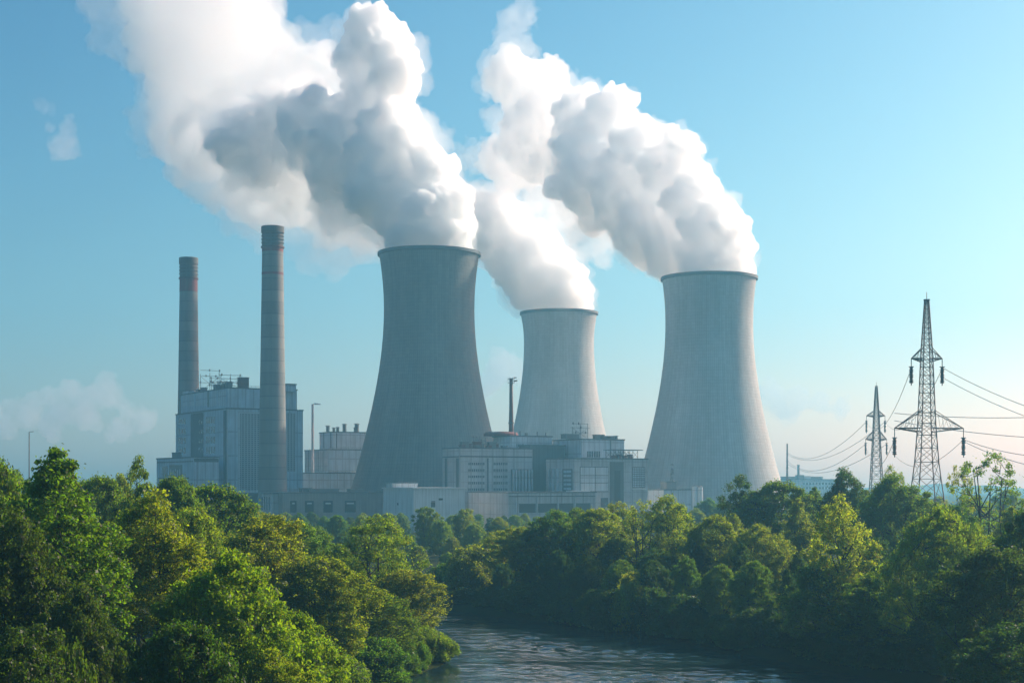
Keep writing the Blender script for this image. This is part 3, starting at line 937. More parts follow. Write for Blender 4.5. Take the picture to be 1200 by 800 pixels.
# ------------------------------------------------------------------ pylons and cables
def pylon(px, D, top_py, prof, arms, label, rot=0.0):
    s = D/FPX
    c = at(px, HZ, D); g = gz(c.x, D)-0.2
    root = empty("lattice_pylon", (c.x, D, g), rot)
    tag(root, label, "pylon", "high-voltage pylons")
    zz = lambda py: zat(py, D)-g
    pr = [(zz(p), w*s) for p, w in prof]           # from top down
    def hw(z):
        for (z1, w1), (z0, w0) in zip(pr, pr[1:]):
            if z >= z0: return w0+(w1-w0)*(z-z0)/(z1-z0)
        (z1, w1), (z0, w0) = pr[-2], pr[-1]
        return w0+(w1-w0)*(z-z0)/(z1-z0)
    H = zz(top_py)
    levels = [0.0]; z = 0.0
    while z < H-0.5:
        z += max(1.0, hw(z)*1.55); levels.append(min(z, H))
    mb = MB()
    leg, br = 0.13*max(1, D/420), 0.06*max(1, D/420)
    cor = lambda z, i: Vector(((1,1,-1,-1)[i]*hw(z), (1,-1,-1,1)[i]*hw(z), z))
    for a, b in zip(levels, levels[1:]):
        for i in range(4):
            mb.tube(cor(a,i), cor(b,i), leg, n=4, caps=False)
            j = (i+1) % 4
            mb.tube(cor(a,i), cor(b,j), br, n=4, caps=False)
            mb.tube(cor(a,j), cor(b,i), br, n=4, caps=False)
            mb.tube(cor(b,i), cor(b,j), br, n=4, caps=False)
    mb.build("lattice_body", M['pylon'], root)
    pk = MB(); w = hw(H)
    pk.box(-w*1.5, w*1.5, -w*1.2, w*1.2, H+0.01, H+0.35); pk.tube((0,0,H+0.3), (0,0,H+1.9), 0.07, n=4)
    pk.build("peak", M['pylon'], root)
    tips = []
    for (py, brace_py, xl, xr, ins_top, ins_bot, depth_k) in arms:
        za, zb = zz(py), zz(brace_py)
        am = MB(); n = 6
        for sx, xe in ((-1, (xl-px)*s), (1, (xr-px)*s)):
            for sy in (-1, 1):
                r = Vector((sx*hw(za), sy*hw(za), za)); t = Vector((xe, 0, za))
                r2 = Vector((sx*hw(za-0.8), sy*hw(za-0.8), za-0.8*depth_k))
                top = Vector((sx*hw(zb), sy*hw(zb), zb))
                am.tube(r, t, leg*0.9, n=4); am.tube(r2, t, leg*0.9, n=4); am.tube(top, t, leg*0.8, n=4)
                for k in range(1, n):
                    q = k/n
                    am.tube(r.lerp(t, q), r2.lerp(t, min(1, q+1/n)), br*0.8, n=4, caps=False)
                for q in (0.28, 0.55, 0.78):
                    am.tube(r.lerp(t, q), top.lerp(t, q*0.82), br*0.6, n=4, caps=False)
                    am.tube(r.lerp(t, q), top.lerp(t, min(1, q*0.82+0.2)), br*0.5, n=4, caps=False)
            for k in range(n):
                q0, q1 = k/n, (k+1)/n
                pa = Vector((sx*hw(za), -hw(za), za)).lerp(Vector((xe,0,za)), q0)
                pb = Vector((sx*hw(za), hw(za), za)).lerp(Vector((xe,0,za)), q1)
                am.tube(pa, pb, br*0.8, n=4, caps=False)
        am.build("crossarm", M['pylon'], root)
        for xe in ((xl-px)*s, (xr-px)*s):
            zt, z0 = zz(ins_top), zz(ins_bot)
            im = MB()
            im.tube((xe,0,za), (xe,0,zt), 0.10, n=5)
            im.tube((xe-0.55,0,zt+0.05), (xe+0.55,0,zt+0.05), 0.10, n=5)
            nd = 9
            for k in range(nd):
                q = zt+(z0-zt)*(k+0.5)/nd; h = abs(z0-zt)/nd
                rr_ = 0.46 if k % 3 else 0.36
                im.lathe([(0.25, q+h*0.48), (rr_, q+h*0.2), (rr_*0.95, q-h*0.3), (0.25, q-h*0.48)], 12, xe, 0, caps=True)
            im.tube((xe,0,z0+0.1), (xe,0,z0-0.5), 0.12, n=5)
            im.build("insulator", M['insulator'], root)
            mw = Matrix.Rotation(rot, 4, 'Z')
            tips.append(Vector((c.x, D, g)) + mw @ Vector((xe, 0, zt-0.3)))
    return tips   # upper left, upper right, lower left, lower right

big = pylon(1086, 330, 352.5, [(352.5, 2.0), (412, 5.2), (500, 8.2), (545, 11.0), (690, 27)],
            [(420, 407.5, 1067.5, 1104.5, 430, 449, 0.8), (501.5, 481, 1047.5, 1130, 513, 533, 1.0)],
            "tall nearer lattice pylon with two crossarms and hanging insulators", R(4))
small = pylon(1027, 627, 453, [(453, 1.0), (486, 2.8), (515, 4.0), (560, 6.2), (630, 11)],
            [(487, 481, 1015.5, 1037, 493, 506, 0.6), (514.5, 505, 1014.5, 1039, 519, 532, 0.8)],
            "smaller, farther lattice pylon left of the tall one", R(-3))

def cable(a, b, sag, rad, label, group):
    a, b = Vector(a), Vector(b)
    mid = a
    pts = []
    n = 28
    for i in range(n+1):
        t = i/n
        p = a.lerp(b, t); p.z -= sag*4*t*(1-t)
        pts.append(p-a)
    mb = MB(); mb.path(pts, rad*0.8, 4)
    o = mb.build("power_cable", M['cable'], None, loc=a)
    return tag(o, label, "cable", group)
names4 = ("upper left", "upper right", "lower left", "lower right")
for a, b, nm in zip(big, small, names4):
    cable(a, b, 7.5, 0.085, f"sagging cable from the tall pylon's {nm} insulator to the smaller pylon", "cables between the two pylons")
far = at(922.5, 530, 1100)
for k, (a, nm) in enumerate(zip(small, names4)):
    cable(a, far - Vector((0, 0, (0, 1.5, 6, 8)[k])), 9, 0.15, f"faint far cable from the smaller pylon's {nm} insulator to the pale pole", "cables beyond the smaller pylon")
for k, (i, py2, dz, nm) in enumerate(((1, 456, 0.2, "topmost"), (1, 468, -1.9, "second highest"), (2, 470, 5.6, "upward-rising"), (2, 493, 4.0, "nearly level"), (3, 514, 0.0, "gently rising lower"), (3, 524.5, -0.4, "lowest"))):
    a = big[i] + Vector((0, 0, dz))
    e = at(1200, py2, 300); d = (e-a)
    cable(a, a + d*4.2 + Vector((0, 0, 8)), 7.0, 0.075, f"{nm} of six cables running right from the tall pylon", "cables leaving the picture on the right")

# ------------------------------------------------------------------ steam and clouds
def ico(n):
    bm = bmesh.new(); bmesh.ops.create_icosphere(bm, subdivisions=n, radius=1.0)
    v = np.array([p.co[:] for p in bm.verts]); f = np.array([[q.index for q in p.verts] for p in bm.faces]); bm.free()
    return v, f
ICO1, ICO2 = ico(1), ico(2)

def keep_big(me, name, share=0.05):
    """drop the small loose scraps the noise tears off the surface"""
    n = len(me.vertices); ne = len(me.edges)
    e = np.empty(ne*2, np.int32); me.edges.foreach_get("vertices", e); e = e.reshape(-1, 2)
    lab = np.arange(n)
    while True:
        m = np.minimum(lab[e[:, 0]], lab[e[:, 1]]); new = lab.copy()
        np.minimum.at(new, e[:, 0], m); np.minimum.at(new, e[:, 1], m)
        new = new[new]
        if (new == lab).all(): break
        lab = new
    cnt = np.bincount(lab, minlength=n)
    bad = np.nonzero(cnt[lab] < share*n)[0]
    me.name = name
    if len(bad):
        bm = bmesh.new(); bm.from_mesh(me); bm.verts.ensure_lookup_table()
        bmesh.ops.delete(bm, geom=[bm.verts[i] for i in bad], context='VERTS')
        bm.to_mesh(me); bm.free()
    return me

def spheres_to_mesh(C, Rr, voxel, disp, name):
    vs, fs, n = [], [], 0
    for c, r in zip(C, Rr):
        t = ICO2 if r > 6*voxel else ICO1
        vs.append(t[0]*r + c); fs.append(t[1]+n); n += len(t[0])
    vs, fs = np.concatenate(vs), np.concatenate(fs)
    me = bpy.data.meshes.new(name)
    me.vertices.add(len(vs)); me.vertices.foreach_set("co", vs.ravel().astype(np.float32))
    me.loops.add(fs.size); me.loops.foreach_set("vertex_index", fs.ravel().astype(np.int32))
    me.polygons.add(len(fs)); me.polygons.foreach_set("loop_start", np.arange(0, fs.size, 3, dtype=np.int32))
    me.update(calc_edges=True)
    o = bpy.data.objects.new(name, me); COL.objects.link(o)
    md = o.modifiers.new("r", 'REMESH'); md.mode = 'VOXEL'; md.voxel_size = voxel
    for kind, size, st in disp:
        tx = bpy.data.textures.new("t", 'CLOUDS' if kind == 'c' else 'VORONOI')
        tx.noise_scale = size
        if kind == 'c': tx.noise_depth = 4
        d = o.modifiers.new("d", 'DISPLACE'); d.texture = tx; d.texture_coords = 'LOCAL'
        d.strength = st if kind == 'c' else -st; d.mid_level = 0.5 if kind == 'c' else 0.35
    md = o.modifiers.new("r2", 'REMESH'); md.mode = 'VOXEL'; md.voxel_size = voxel
    dg = bpy.context.evaluated_depsgraph_get(); dg.update()
    me2 = bpy.data.meshes.new_from_object(o.evaluated_get(dg))
    bpy.data.objects.remove(o); bpy.data.meshes.remove(me)
    me2 = keep_big(me2, name)
    me2.polygons.foreach_set("use_smooth", [True]*len(me2.polygons))
    return me2

def billow(C, Rr, seed, n1=26, k1=(0.22, 0.45), n2=6, k2=(0.3, 0.5), bias=0.35):
    """cauliflower: smaller puffs over the outside of the base puffs, and smaller ones over those"""
    rng = np.random.default_rng(seed)
    C, Rr = np.array(C, float), np.array(Rr, float)
    outC, outR = [*C], [*Rr]
    def spawn(Ci, Ri, n, k, others, oR):
        d = rng.normal(size=(n, 3)); d /= np.linalg.norm(d, axis=1)[:, None]
        r = Ri*rng.uniform(*k, n)
        p = Ci + d*(Ri*rng.uniform(0.78, 1.0, n))[:, None]
        dist = np.linalg.norm(p[:, None]-others[None], axis=2) - oR[None]*0.86
        return p[(dist > -1e-3).all(1) | (dist.min(1) > -0.12*Ri)], r[(dist > -1e-3).all(1) | (dist.min(1) > -0.12*Ri)]
    l1C, l1R = [], []
    for c, r in zip(C, Rr):
        p, q = spawn(c, r, n1, k1, C, Rr)
        l1C += [*p]; l1R += [*q]
    outC += l1C; outR += l1R
    if n2:
        for c, r in zip(l1C, l1R):
            d = rng.normal(size=(n2, 3)); d[:, 2] += bias; d /= np.linalg.norm(d, axis=1)[:, None]
            outC += [*(c + d*r*0.85)]; outR += [*(r*rng.uniform(*k2, n2))]
    return np.array(outC), np.array(outR)

def puffs(lst, D, origin, seed, jit=0.35, x0=-1e6, drift=0.65):
    rng = random.Random(seed)
    C, Rr = [], []
    for t in lst:
        x, y, r = t[:3]; dd = D + max(0, x0-x)*D/FPX*drift
        rw = r*dd/FPX
        p = at(x, y, dd + rng.uniform(-jit, jit)*rw) - origin
        C.append(p[:]); Rr.append(rw)
    return C, Rr

def plume(px, py, D, core, old, veil, seed, voxel, dens, odens, vdens, label, disp, vdisp, drift=0.65, mist=0.030):
    """core: fresh dense steam over the tower; old: the older, thinner steam it drifts into; veil: torn wisps"""
    o0 = at(px, py, D)
    def piece(lst, k, vx, sp, density, name, matname):
        C, Rr = puffs(lst, D, o0, seed+k, x0=px, drift=drift)
        me = spheres_to_mesh(*billow(C, Rr, seed+k, *sp), vx, vdisp if name == "steam_veil" else disp, name)
        me.materials.clear(); me.materials.append(steam_mat(matname, density))
        o = bpy.data.objects.new(name, me); COL.objects.link(o)
        return o
    o = piece(core, 0, voxel, (44, (0.14, 0.40), 8, (0.22, 0.48)), dens, "steam_plume", "dense_steam"); o.location = o0
    tag(o, label, "steam plume", "white steam plumes from the cooling towers")
    C, Rr = puffs(core, D, o0, seed, x0=px, drift=drift)
    me = spheres_to_mesh(*billow(C, np.array(Rr)*1.1, seed+7, 20, (0.22, 0.5), 4), voxel*1.4, [('c', 14.0, 13.0), ('c', 5.0, 7.0), ('c', 2.2, 3.0)], "steam_mist")
    me.materials.clear(); me.materials.append(steam_mat("torn_steam", mist))
    q = bpy.data.objects.new("steam_mist", me); COL.objects.link(q); q.parent = o
    if old: piece(old, 3, voxel*1.1, (40, (0.14, 0.42), 8, (0.25, 0.52)), odens, "drifted_steam", "drifted_steam").parent = o
    if veil: piece(veil, 5, voxel*1.3, (16, (0.25, 0.5), 4), vdens, "steam_veil", "thin_steam").parent = o

DISP = [('c', 10.0, 8.0), ('c', 4.0, 4.5), ('c', 1.6, 2.2)]
VDISP = [('c', 22.0, 22.0), ('c', 8.0, 10.0), ('c', 3.0, 4.0)]
plume(503, 290, 871,
  [(476,292,24),(503,292,30),(530,292,24),(503,262,46),(535,268,20),(485,240,50),(522,240,30),(462,215,52),(500,205,34),(430,190,52),(455,165,42),(400,168,48),(365,150,44),(335,150,40),(300,160,36),(272,168,26),(320,180,32),(440,120,40),(458,90,34),(440,55,36),(436,32,26),(415,75,22),(400,205,34)],
  [(270,165,34),(248,175,28),(300,200,38),(350,215,38),(232,165,22),(400,245,34),(330,130,36),(290,140,28)],
  [(260,180,30),(330,205,40),(395,235,36),(440,262,34),(500,150,26),(480,60,20),(300,130,34),(350,110,40),(540,250,20)],
  11, 0.8, 0.65, 0.08, 0.028, "steam plume with grey shaded front, drifting left from the widest tower", DISP, VDISP)
plume(655, 362, 1142,
  [(630,364,16),(655,362,24),(680,362,15),(655,340,34),(676,345,18),(632,325,36),(655,318,24),(608,300,34),(628,290,26),(590,275,34),(572,255,30),(545,262,34)],
  [(560,255,34),(510,250,42),(470,250,45),(430,240,52),(385,225,55),(340,210,58),(295,190,60),(255,165,58),(225,140,50),(245,100,58),(215,60,55),(235,20,58),(205,-20,60),(280,60,52),(320,85,48),(355,100,46),(390,95,40),(300,20,36),(260,-10,55)],
  [(180,150,30),(190,110,34),(150,20,34),(130,40,26),(165,60,30),(120,0,30),(280,240,34),(330,265,34),(380,280,34),(420,290,26),(585,235,24),(620,255,20),(525,205,24),(510,160,20),(370,60,30)],
  23, 1.0, 0.42, 0.055, 0.016, "bright steam plume from the smallest tower, streaming high left behind the grey one", DISP, VDISP, 0.2)
plume(831, 320, 918,
  [(800,322,20),(831,322,28),(862,322,20),(858,302,24),(831,300,40),(795,290,40),(840,270,36),(770,265,44),(815,245,36),(735,250,34),(745,215,48),(790,205,36),(700,215,46),(815,215,22),(755,180,38),(795,175,24),(705,170,46),(720,125,24),(715,140,30),(680,135,30)],
  [(690,190,40),(660,180,44),(640,140,38),(625,165,42),(600,190,34),(620,110,34),(600,90,30),(578,192,18),(640,95,26)],
  [(600,60,24),(598,35,18),(612,20,16),(580,92,22),(560,185,20),(640,225,36),(670,255,34),(700,280,28),(575,75,14),(590,140,24),(660,100,22),(625,22,10)],
  37, 0.8, 0.38, 0.15, 0.03, "white billowing steam plume drifting left from the lone right-hand tower", DISP, VDISP, 1.9)

def cloud(lst, D, seed, dens, label, voxel):
    x = sum(t[0] for t in lst)/len(lst); y = sum(t[1] for t in lst)/len(lst)
    o0 = at(x, y, D)
    C, Rr = puffs(lst, D, o0, seed)
    rm = float(np.mean(Rr))
    me = spheres_to_mesh(*billow(C, Rr, seed, 16, (0.25, 0.55), 4), voxel, [('c', rm*1.1, rm*1.1), ('c', rm*0.4, rm*0.6), ('c', rm*0.15, rm*0.2)], "cloud")
    me.materials.clear(); me.materials.append(steam_mat("cloud_vapour", dens, 0.2, (1, 0.98, 0.95)))
    o = bpy.data.objects.new("cloud", me); COL.objects.link(o); o.location = o0
    tag(o, label, "cloud")
cloud([(78,165,13),(72,175,14),(80,150,9),(66,182,8),(88,178,8),(82,138,5),(60,150,6)], 6000, 51, 0.0036, "small lone wisp of cloud in the blue at upper left", 5)
cloud([(50,125,8),(58,128,7),(44,122,6)], 6000, 52, 0.002, "faint grey scrap of cloud just above the small lone wisp", 5)
cloud([(125,450,12),(118,462,16),(82,458,14),(60,464,12),(40,470,12),(15,478,13),(100,472,16),(135,468,12),(-10,482,14),(70,478,16),(150,482,10),(30,486,16),(100,490,16),(170,492,14),(0,498,16),(60,500,16),(140,504,14)], 7000, 53, 0.006, "low cumulus bank left of the chimneys near the horizon", 5)
cloud([(590,425,16),(580,440,16),(602,440,14),(570,455,14)], 7000, 54, 0.007, "pale cloud low between the widest and smallest towers", 5)
cloud([(905,465,16),(935,468,16),(960,472,12),(985,478,12),(920,480,16)], 7000, 55, 0.006, "faint low cloud just right of the lone tower", 5)
cloud([(1182,342,7),(1195,341,8),(1208,343,7)], 6000, 56, 0.002, "tiny faint cloud scrap at the right edge above the pylon", 5)

# ------------------------------------------------------------------ trees
def crown_radius(shape, t):
    """relative crown radius at relative crown height t"""
    if shape == 'round':  return math.sqrt(max(0, 1-(1.85*t-0.85)**2)) if t > 0 else 0
    if shape == 'broad':  return max(0, (math.sin(math.pi*min(1, t**0.75)))**0.55)
    if shape == 'tall':   return max(0, (math.sin(math.pi*(0.06+0.94*t)**0.8))**0.75)*(1-0.25*t)
    if shape == 'poplar': return max(0, (math.sin(math.pi*(0.05+0.95*t)**0.85))**0.6)
    if shape == 'vase':   return max(0, math.sin(math.pi*(0.05+0.95*t)**1.25))**0.6
    if shape == 'bush':   return math.sqrt(max(0, 1-t*t))*(0.9+0.1*t)
    return 1

def make_tree(seed, H, RAD, base, shape, clusters, leaves, leaf, spread, stems=1, limbs=11, lobes=0.28, fill=0.3):
    """returns (trunk mesh, crown mesh): stems, limbs and twigs, and leaf sprays on every twig end"""
    rng = np.random.default_rng(seed)
    ph = rng.uniform(0, 6.28, 8)
    zb = H*base
    def env(az, t):
        l = 1 + lobes*(0.5*math.sin(2*az+ph[0]+3*t) + 0.35*math.sin(3*az+ph[1]-5*t) + 0.35*math.sin(5*az+ph[2]+9*t) + 0.3*math.sin(11*t+ph[3]+az))
        return RAD*crown_radius(shape, t)*l
    stemlines = []
    for k in range(stems):
        a = rng.uniform(0, 6.28)
        foot = np.array([math.cos(a), math.sin(a), 0])*(0.0 if stems == 1 else rng.uniform(0.2, 0.6))
        tip = np.array([math.cos(a)*RAD*(0.1 if stems == 1 else 0.4), math.sin(a)*RAD*(0.1 if stems == 1 else 0.4), H*rng.uniform(0.82, 0.93)])
        pts = []
        for i in range(9):
            q = i/8
            w = np.array([math.sin(q*5+ph[4]+k), math.cos(q*4+ph[5]+2*k), 0])*0.02*H*q*(1-0.3*q)
            pts.append(foot*(1-q) + tip*(q**1.25)*np.array([1,1,0]) + np.array([0,0,tip[2]*q]) + w)
        stemlines.append(np.array(pts))
    bark = MB()
    r0 = 0.020*H/ (stems**0.4)
    for pts in stemlines:
        bark.path(pts.tolist(), [r0*(1.25 if i == 0 else 1)*(1-i/8.6)**0.9 + 0.025 for i in range(9)], 7)
    # limb lines
    lines = [(p, r0) for p in stemlines]
    limb_nodes = []
    for k in range(limbs):
        st = stemlines[k % stems]
        q = rng.uniform(max(0.15, base*0.8), 0.85)
        i = q*8; i0 = int(i); s0 = st[i0] + (st[min(8, i0+1)]-st[i0])*(i-i0)
        az = 2.4*k + rng.uniform(-0.5, 0.5)
        t1 = min(0.95, max(0.08, (s0[2]-zb)/(H-zb) + rng.uniform(0.12, 0.38)))
        rr_ = env(az, t1)*rng.uniform(0.65, 0.9)
        e = np.array([math.cos(az)*rr_, math.sin(az)*rr_, zb+(H-zb)*t1])
        e[:2] += st[min(8, i0+1)][:2]*0.3
        m_ = s0*0.5+e*0.5 + np.array([0,0,-0.03*H]) + rng.normal(0, 0.02*H, 3)
        pts = [s0*(1-u)**2 + 2*m_*u*(1-u) + e*u*u for u in np.linspace(0, 1, 7)]
        rl = r0*(1-q)**0.8*0.6+0.03
        bark.path([p.tolist() for p in pts], [rl*(1-j/7.2)+0.02 for j in range(7)], 5)
        limb_nodes += [(p, rl*(1-j/7.2)) for j, p in enumerate(pts) if j >= 2]
    for st in stemlines:
        limb_nodes += [(st[i], 0.05) for i in range(3, 9)]
    LN = np.array([p for p, _ in limb_nodes])
    # spray centres spread through the crown, mostly near its outside, kept apart
    Cc = []
    tries = 0
    md = 1.35*(4.19*RAD*RAD*(H-zb)/6/clusters)**(1/3)*0.62
    while len(Cc) < clusters and tries < clusters*60:
        tries += 1
        t = rng.uniform(0.0, 1.0) if shape != 'bush' else rng.uniform(0, 0.97)
        az = rng.uniform(0, 6.283); e = env(az, t)
        if rng.uniform() > (e/RAD+0.15): continue
        rr_ = e*math.sqrt(rng.uniform(0.12, 1))
        p = np.array([math.cos(az)*rr_, math.sin(az)*rr_, zb+(H-zb)*t])
        if Cc and np.min(np.linalg.norm(np.array(Cc)-p, axis=1)) < md*rng.uniform(0.6, 1.0): continue
        Cc.append(p)
    Cc = np.array(Cc)
    V, nl = [], 0
    for p in Cc:
        d = np.linalg.norm(LN-p, axis=1) + np.where(LN[:, 2] > p[2], 1.5, 0)
        a = LN[int(np.argmin(d))]
        mid = (a+p)/2 + np.array([0,0,-0.06*np.linalg.norm(p-a)]) + rng.normal(0, 0.12, 3)
        bark.path([a.tolist(), mid.tolist(), p.tolist()], [0.05, 0.035, 0.015], 4)
        # leaves: a domed spray round the twig end, denser on top, with stray ones further out
        n = int(leaves*rng.uniform(0.6, 1.4))
        sp = spread*rng.uniform(0.7, 1.3)
        q = rng.normal(size=(n, 3)); q /= np.linalg.norm(q, axis=1)[:, None]
        rad = sp*rng.uniform(0.15, 1.0, n)**0.6
        far_ = rng.uniform(size=n) < 0.12
        rad[far_] *= rng.uniform(1.1, 1.7, far_.sum())
        q[:, 2] = q[:, 2]*0.72 + 0.1
        pos = p + q*rad[:, None]
        # a few twiglets so the sprays hang together against the sky
        for _ in range(4):
            k = rng.integers(0, n)
            bark.path([p.tolist(), pos[k].tolist()], [0.02, 0.008], 3)
        nrm = q*0.9 + rng.normal(size=(n, 3))*0.8 + np.array([0,0,0.35])
        nrm /= np.linalg.norm(nrm, axis=1)[:, None]
        ref = rng.normal(size=(n, 3))
        u = np.cross(nrm, ref); u /= np.linalg.norm(u, axis=1)[:, None]
        w = np.cross(nrm, u)
        L = leaf*rng.lognormal(0, 0.28, n)
        u *= (L*0.62)[:, None]; w *= (L*0.40)[:, None]
        bend = nrm*(L*0.12)[:, None]
        V.append(np.stack([pos-u, pos+w*1.0-u*0.1+bend, pos+u, pos-w*1.0-u*0.1+bend], 1).reshape(-1, 3))
    # loose leaves along the fine twigs fill the spaces between the sprays
    nf = int(fill*clusters*leaves)
    t = rng.uniform(0, 1, nf); az = rng.uniform(0, 6.283, nf)
    e = np.array([env(a_, t_) for a_, t_ in zip(az, t)])
    keep = rng.uniform(size=nf) < (e/RAD)**1.5+0.05
    t, az, e = t[keep], az[keep], e[keep]; nf = len(t)
    rr_ = e*rng.uniform(0.1, 1.08, nf)**0.5
    pos = np.stack([np.cos(az)*rr_, np.sin(az)*rr_, zb+(H-zb)*t], 1) + rng.normal(0, 0.15, (nf, 3))
    # thinned by a coarse wave so that gaps stay open
    wv = np.sin(pos[:, 0]*1.9+ph[0])*np.sin(pos[:, 1]*1.7+ph[1])*np.sin(pos[:, 2]*1.5+ph[2])
    pos = pos[wv > -0.12]; nf = len(pos)
    nrm = rng.normal(size=(nf, 3)) + np.array([0,0,0.4]); nrm /= np.linalg.norm(nrm, axis=1)[:, None]
    ref = rng.normal(size=(nf, 3)); u = np.cross(nrm, ref); u /= np.linalg.norm(u, axis=1)[:, None]; w = np.cross(nrm, u)
    L = leaf*0.9*rng.lognormal(0, 0.28, nf); u *= (L*0.62)[:, None]; w *= (L*0.40)[:, None]; bend = nrm*(L*0.12)[:, None]
    V.append(np.stack([pos-u, pos+w-u*0.1+bend, pos+u, pos-w-u*0.1+bend], 1).reshape(-1, 3))
    V = np.concatenate(V)
    F = np.arange(len(V)).reshape(-1, 4)
    crown = poly_mesh("crown", V, F, M['leaf_green'])
    tm = bpy.data.meshes.new("trunk"); tm.from_pydata(bark.v, [], bark.f); tm.update(); tm.materials.append(M['bark'])
    tm.polygons.foreach_set("use_smooth", [True]*len(tm.polygons))
    return tm, crown, H, RAD

PROTO = {
  'round1': make_tree(101, 20, 6.5, 0.16, 'round', 230, 330, 0.22, 0.95, 1, 13),
  'round2': make_tree(102, 19, 7.0, 0.12, 'broad', 250, 330, 0.22, 0.95, 2, 14),
  'round3': make_tree(103, 21, 6.2, 0.14, 'round', 230, 330, 0.22, 0.95, 2, 12, 0.4),
  'tall1':  make_tree(104, 25, 5.2, 0.34, 'tall', 200, 250, 0.21, 0.9, 3, 14, 0.45),
  'tall2':  make_tree(105, 24, 5.6, 0.42, 'tall', 175, 250, 0.21, 0.9, 2, 13, 0.5),
  'open1':  make_tree(106, 20, 6.0, 0.30, 'broad', 105, 230, 0.22, 1.0, 3, 14, 0.5),
  'open2':  make_tree(107, 19, 4.6, 0.30, 'tall', 80, 220, 0.22, 0.95, 1, 11, 0.5),
  'sparse': make_tree(112, 18, 5.5, 0.28, 'vase', 85, 70, 0.20, 0.8, 5, 22, 0.5, 0.2),
  'poplar': make_tree(108, 20, 4.4, 0.16, 'vase', 150, 150, 0.21, 0.75, 2, 16, 0.25),
  'dome':   make_tree(109, 16, 9.0, 0.14, 'broad', 330, 260, 0.20, 0.9, 3, 18, 0.16),
  'bush1':  make_tree(110, 7, 5.0, 0.02, 'bush', 170, 300, 0.22, 0.9, 5, 10, 0.35),
  'bush2':  make_tree(111, 6, 5.5, 0.02, 'bush', 170, 300, 0.22, 0.9, 5, 10, 0.45),
}
TRNG = random.Random(77)
def tree(kind, px, top_py, D, width_px, leaf, label, group=None, base_py=None, name=None, cat=None):
    tm, cm, H0, R0 = PROTO[kind]
    p = at(px, HZ, D); g = gz(p.x, D)
    if g < 0.3: g = 0.3
    g -= 0.15
    h = zat(top_py, D)-g
    sz = h/H0; sx = width_px*D/FPX/(2.05*R0)
    bush = kind.startswith('bush')
    root = empty(name or ("bank_shrub" if bush else "leafy_tree"), (p.x, D, g), TRNG.uniform(0, 6.28))
    if group:
        h *= TRNG.uniform(0.90, 1.07); sz = h/H0
    if group and not bush: sx = min(sx, sz*1.0)
    sv = TRNG.uniform(0.94, 1.06)
    root.scale = (sx*sv, sx/sv, sz)
    tag(root, label, cat or ("shrub" if bush else "tree"), group)
    for me, nm, mt in ((tm, "trunk", M['bark']), (cm, "crown", M[leaf])):
        o = bpy.data.objects.new(nm, me); COL.objects.link(o); o.parent = root
        if nm == "crown":
            o.material_slots[0].link = 'OBJECT'; o.material_slots[0].material = mt
    return root

# --- left bank, the trees one can tell apart
tree('tall1', 65, 528, 128, 165, 'leaf_green', "tall dark-stemmed tree at far left with ragged crown reaching highest above the horizon")
tree('tall2', 178, 578, 143, 150, 'leaf_fresh', "bright green tree with several dark bare stems, second big tree from the left edge")
tree('round2', -8, 545, 150, 140, 'leaf_green', "dense dark green tree cut off by the left edge of the picture")
tree('open2', 163, 536, 205, 52, 'leaf_green', "slim open-topped tree whose airy tip stands out left of the annex")
tree('round1', 250, 571, 235, 120, 'leaf_green', "rounded mid green tree directly below the boiler house annex")
tree('round3', 312, 606, 182, 135, 'leaf_olive', "olive-tinted rounded tree in the middle of the left bank")
tree('round2', 268, 652, 120, 175, 'leaf_fresh', "nearest bright green spreading tree on the left bank, low centre")
tree('open1', 443, 606, 222, 96, 'leaf_fresh', "fresh green tree with forked dark trunk showing, standing out above the river tip")
tree('round1', 372, 655, 180, 120, 'leaf_olive', "yellowish olive tree left of the fork-trunked tree")
tree('round3', 474, 668, 217, 84, 'leaf_olive', "pale olive tree at the left bank's river edge, under the fork-trunked tree")
tree('round3', 428, 690, 198, 110, 'leaf_green', "dense green low tree near the left bank's waterline")
tree('bush2', 497, 736, 213, 66, 'leaf_fresh', "low bright shrub on the very tip of the left bank")
tree('round2', 345, 722, 130, 130, 'leaf_fresh', "bright green low tree at the bottom edge near the water")
tree('bush1', 440, 748, 190, 90, 'leaf_green', "round green shrub overhanging the water at the bottom edge")
tree('round1', 118, 562, 215, 90, 'leaf_green', "mid green tree seen between the tall left tree and the slim one")
tree('round3', 60, 560, 200, 110, 'leaf_green', "green tree behind the tall dark-stemmed one")
tree('round1', 205, 562, 225, 80, 'leaf_green', "green tree just left of the rounded one under the annex")
tree('round1', 225, 600, 175, 105, 'leaf_fresh', "fresh green tree behind the many-stemmed one")
tree('round2', 395, 640, 235, 85, 'leaf_green', "hazy green tree behind the fork-trunked tree")
tree('round3', 345, 612, 250, 90, 'leaf_green', "muted green tree behind the olive one on the left bank")
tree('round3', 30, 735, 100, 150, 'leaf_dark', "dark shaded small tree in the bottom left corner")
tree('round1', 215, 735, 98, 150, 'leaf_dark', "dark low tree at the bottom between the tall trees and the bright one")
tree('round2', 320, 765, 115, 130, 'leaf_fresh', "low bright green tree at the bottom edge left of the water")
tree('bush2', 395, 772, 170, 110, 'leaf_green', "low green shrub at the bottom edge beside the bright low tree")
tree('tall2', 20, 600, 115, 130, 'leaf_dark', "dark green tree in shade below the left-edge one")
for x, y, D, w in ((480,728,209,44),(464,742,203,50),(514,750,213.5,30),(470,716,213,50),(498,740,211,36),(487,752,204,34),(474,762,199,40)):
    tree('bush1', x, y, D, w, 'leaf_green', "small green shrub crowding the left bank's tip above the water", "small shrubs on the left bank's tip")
tree('round2', 92, 690, 112, 120, 'leaf_dark', "shaded low tree at the foot of the tall dark-stemmed tree")
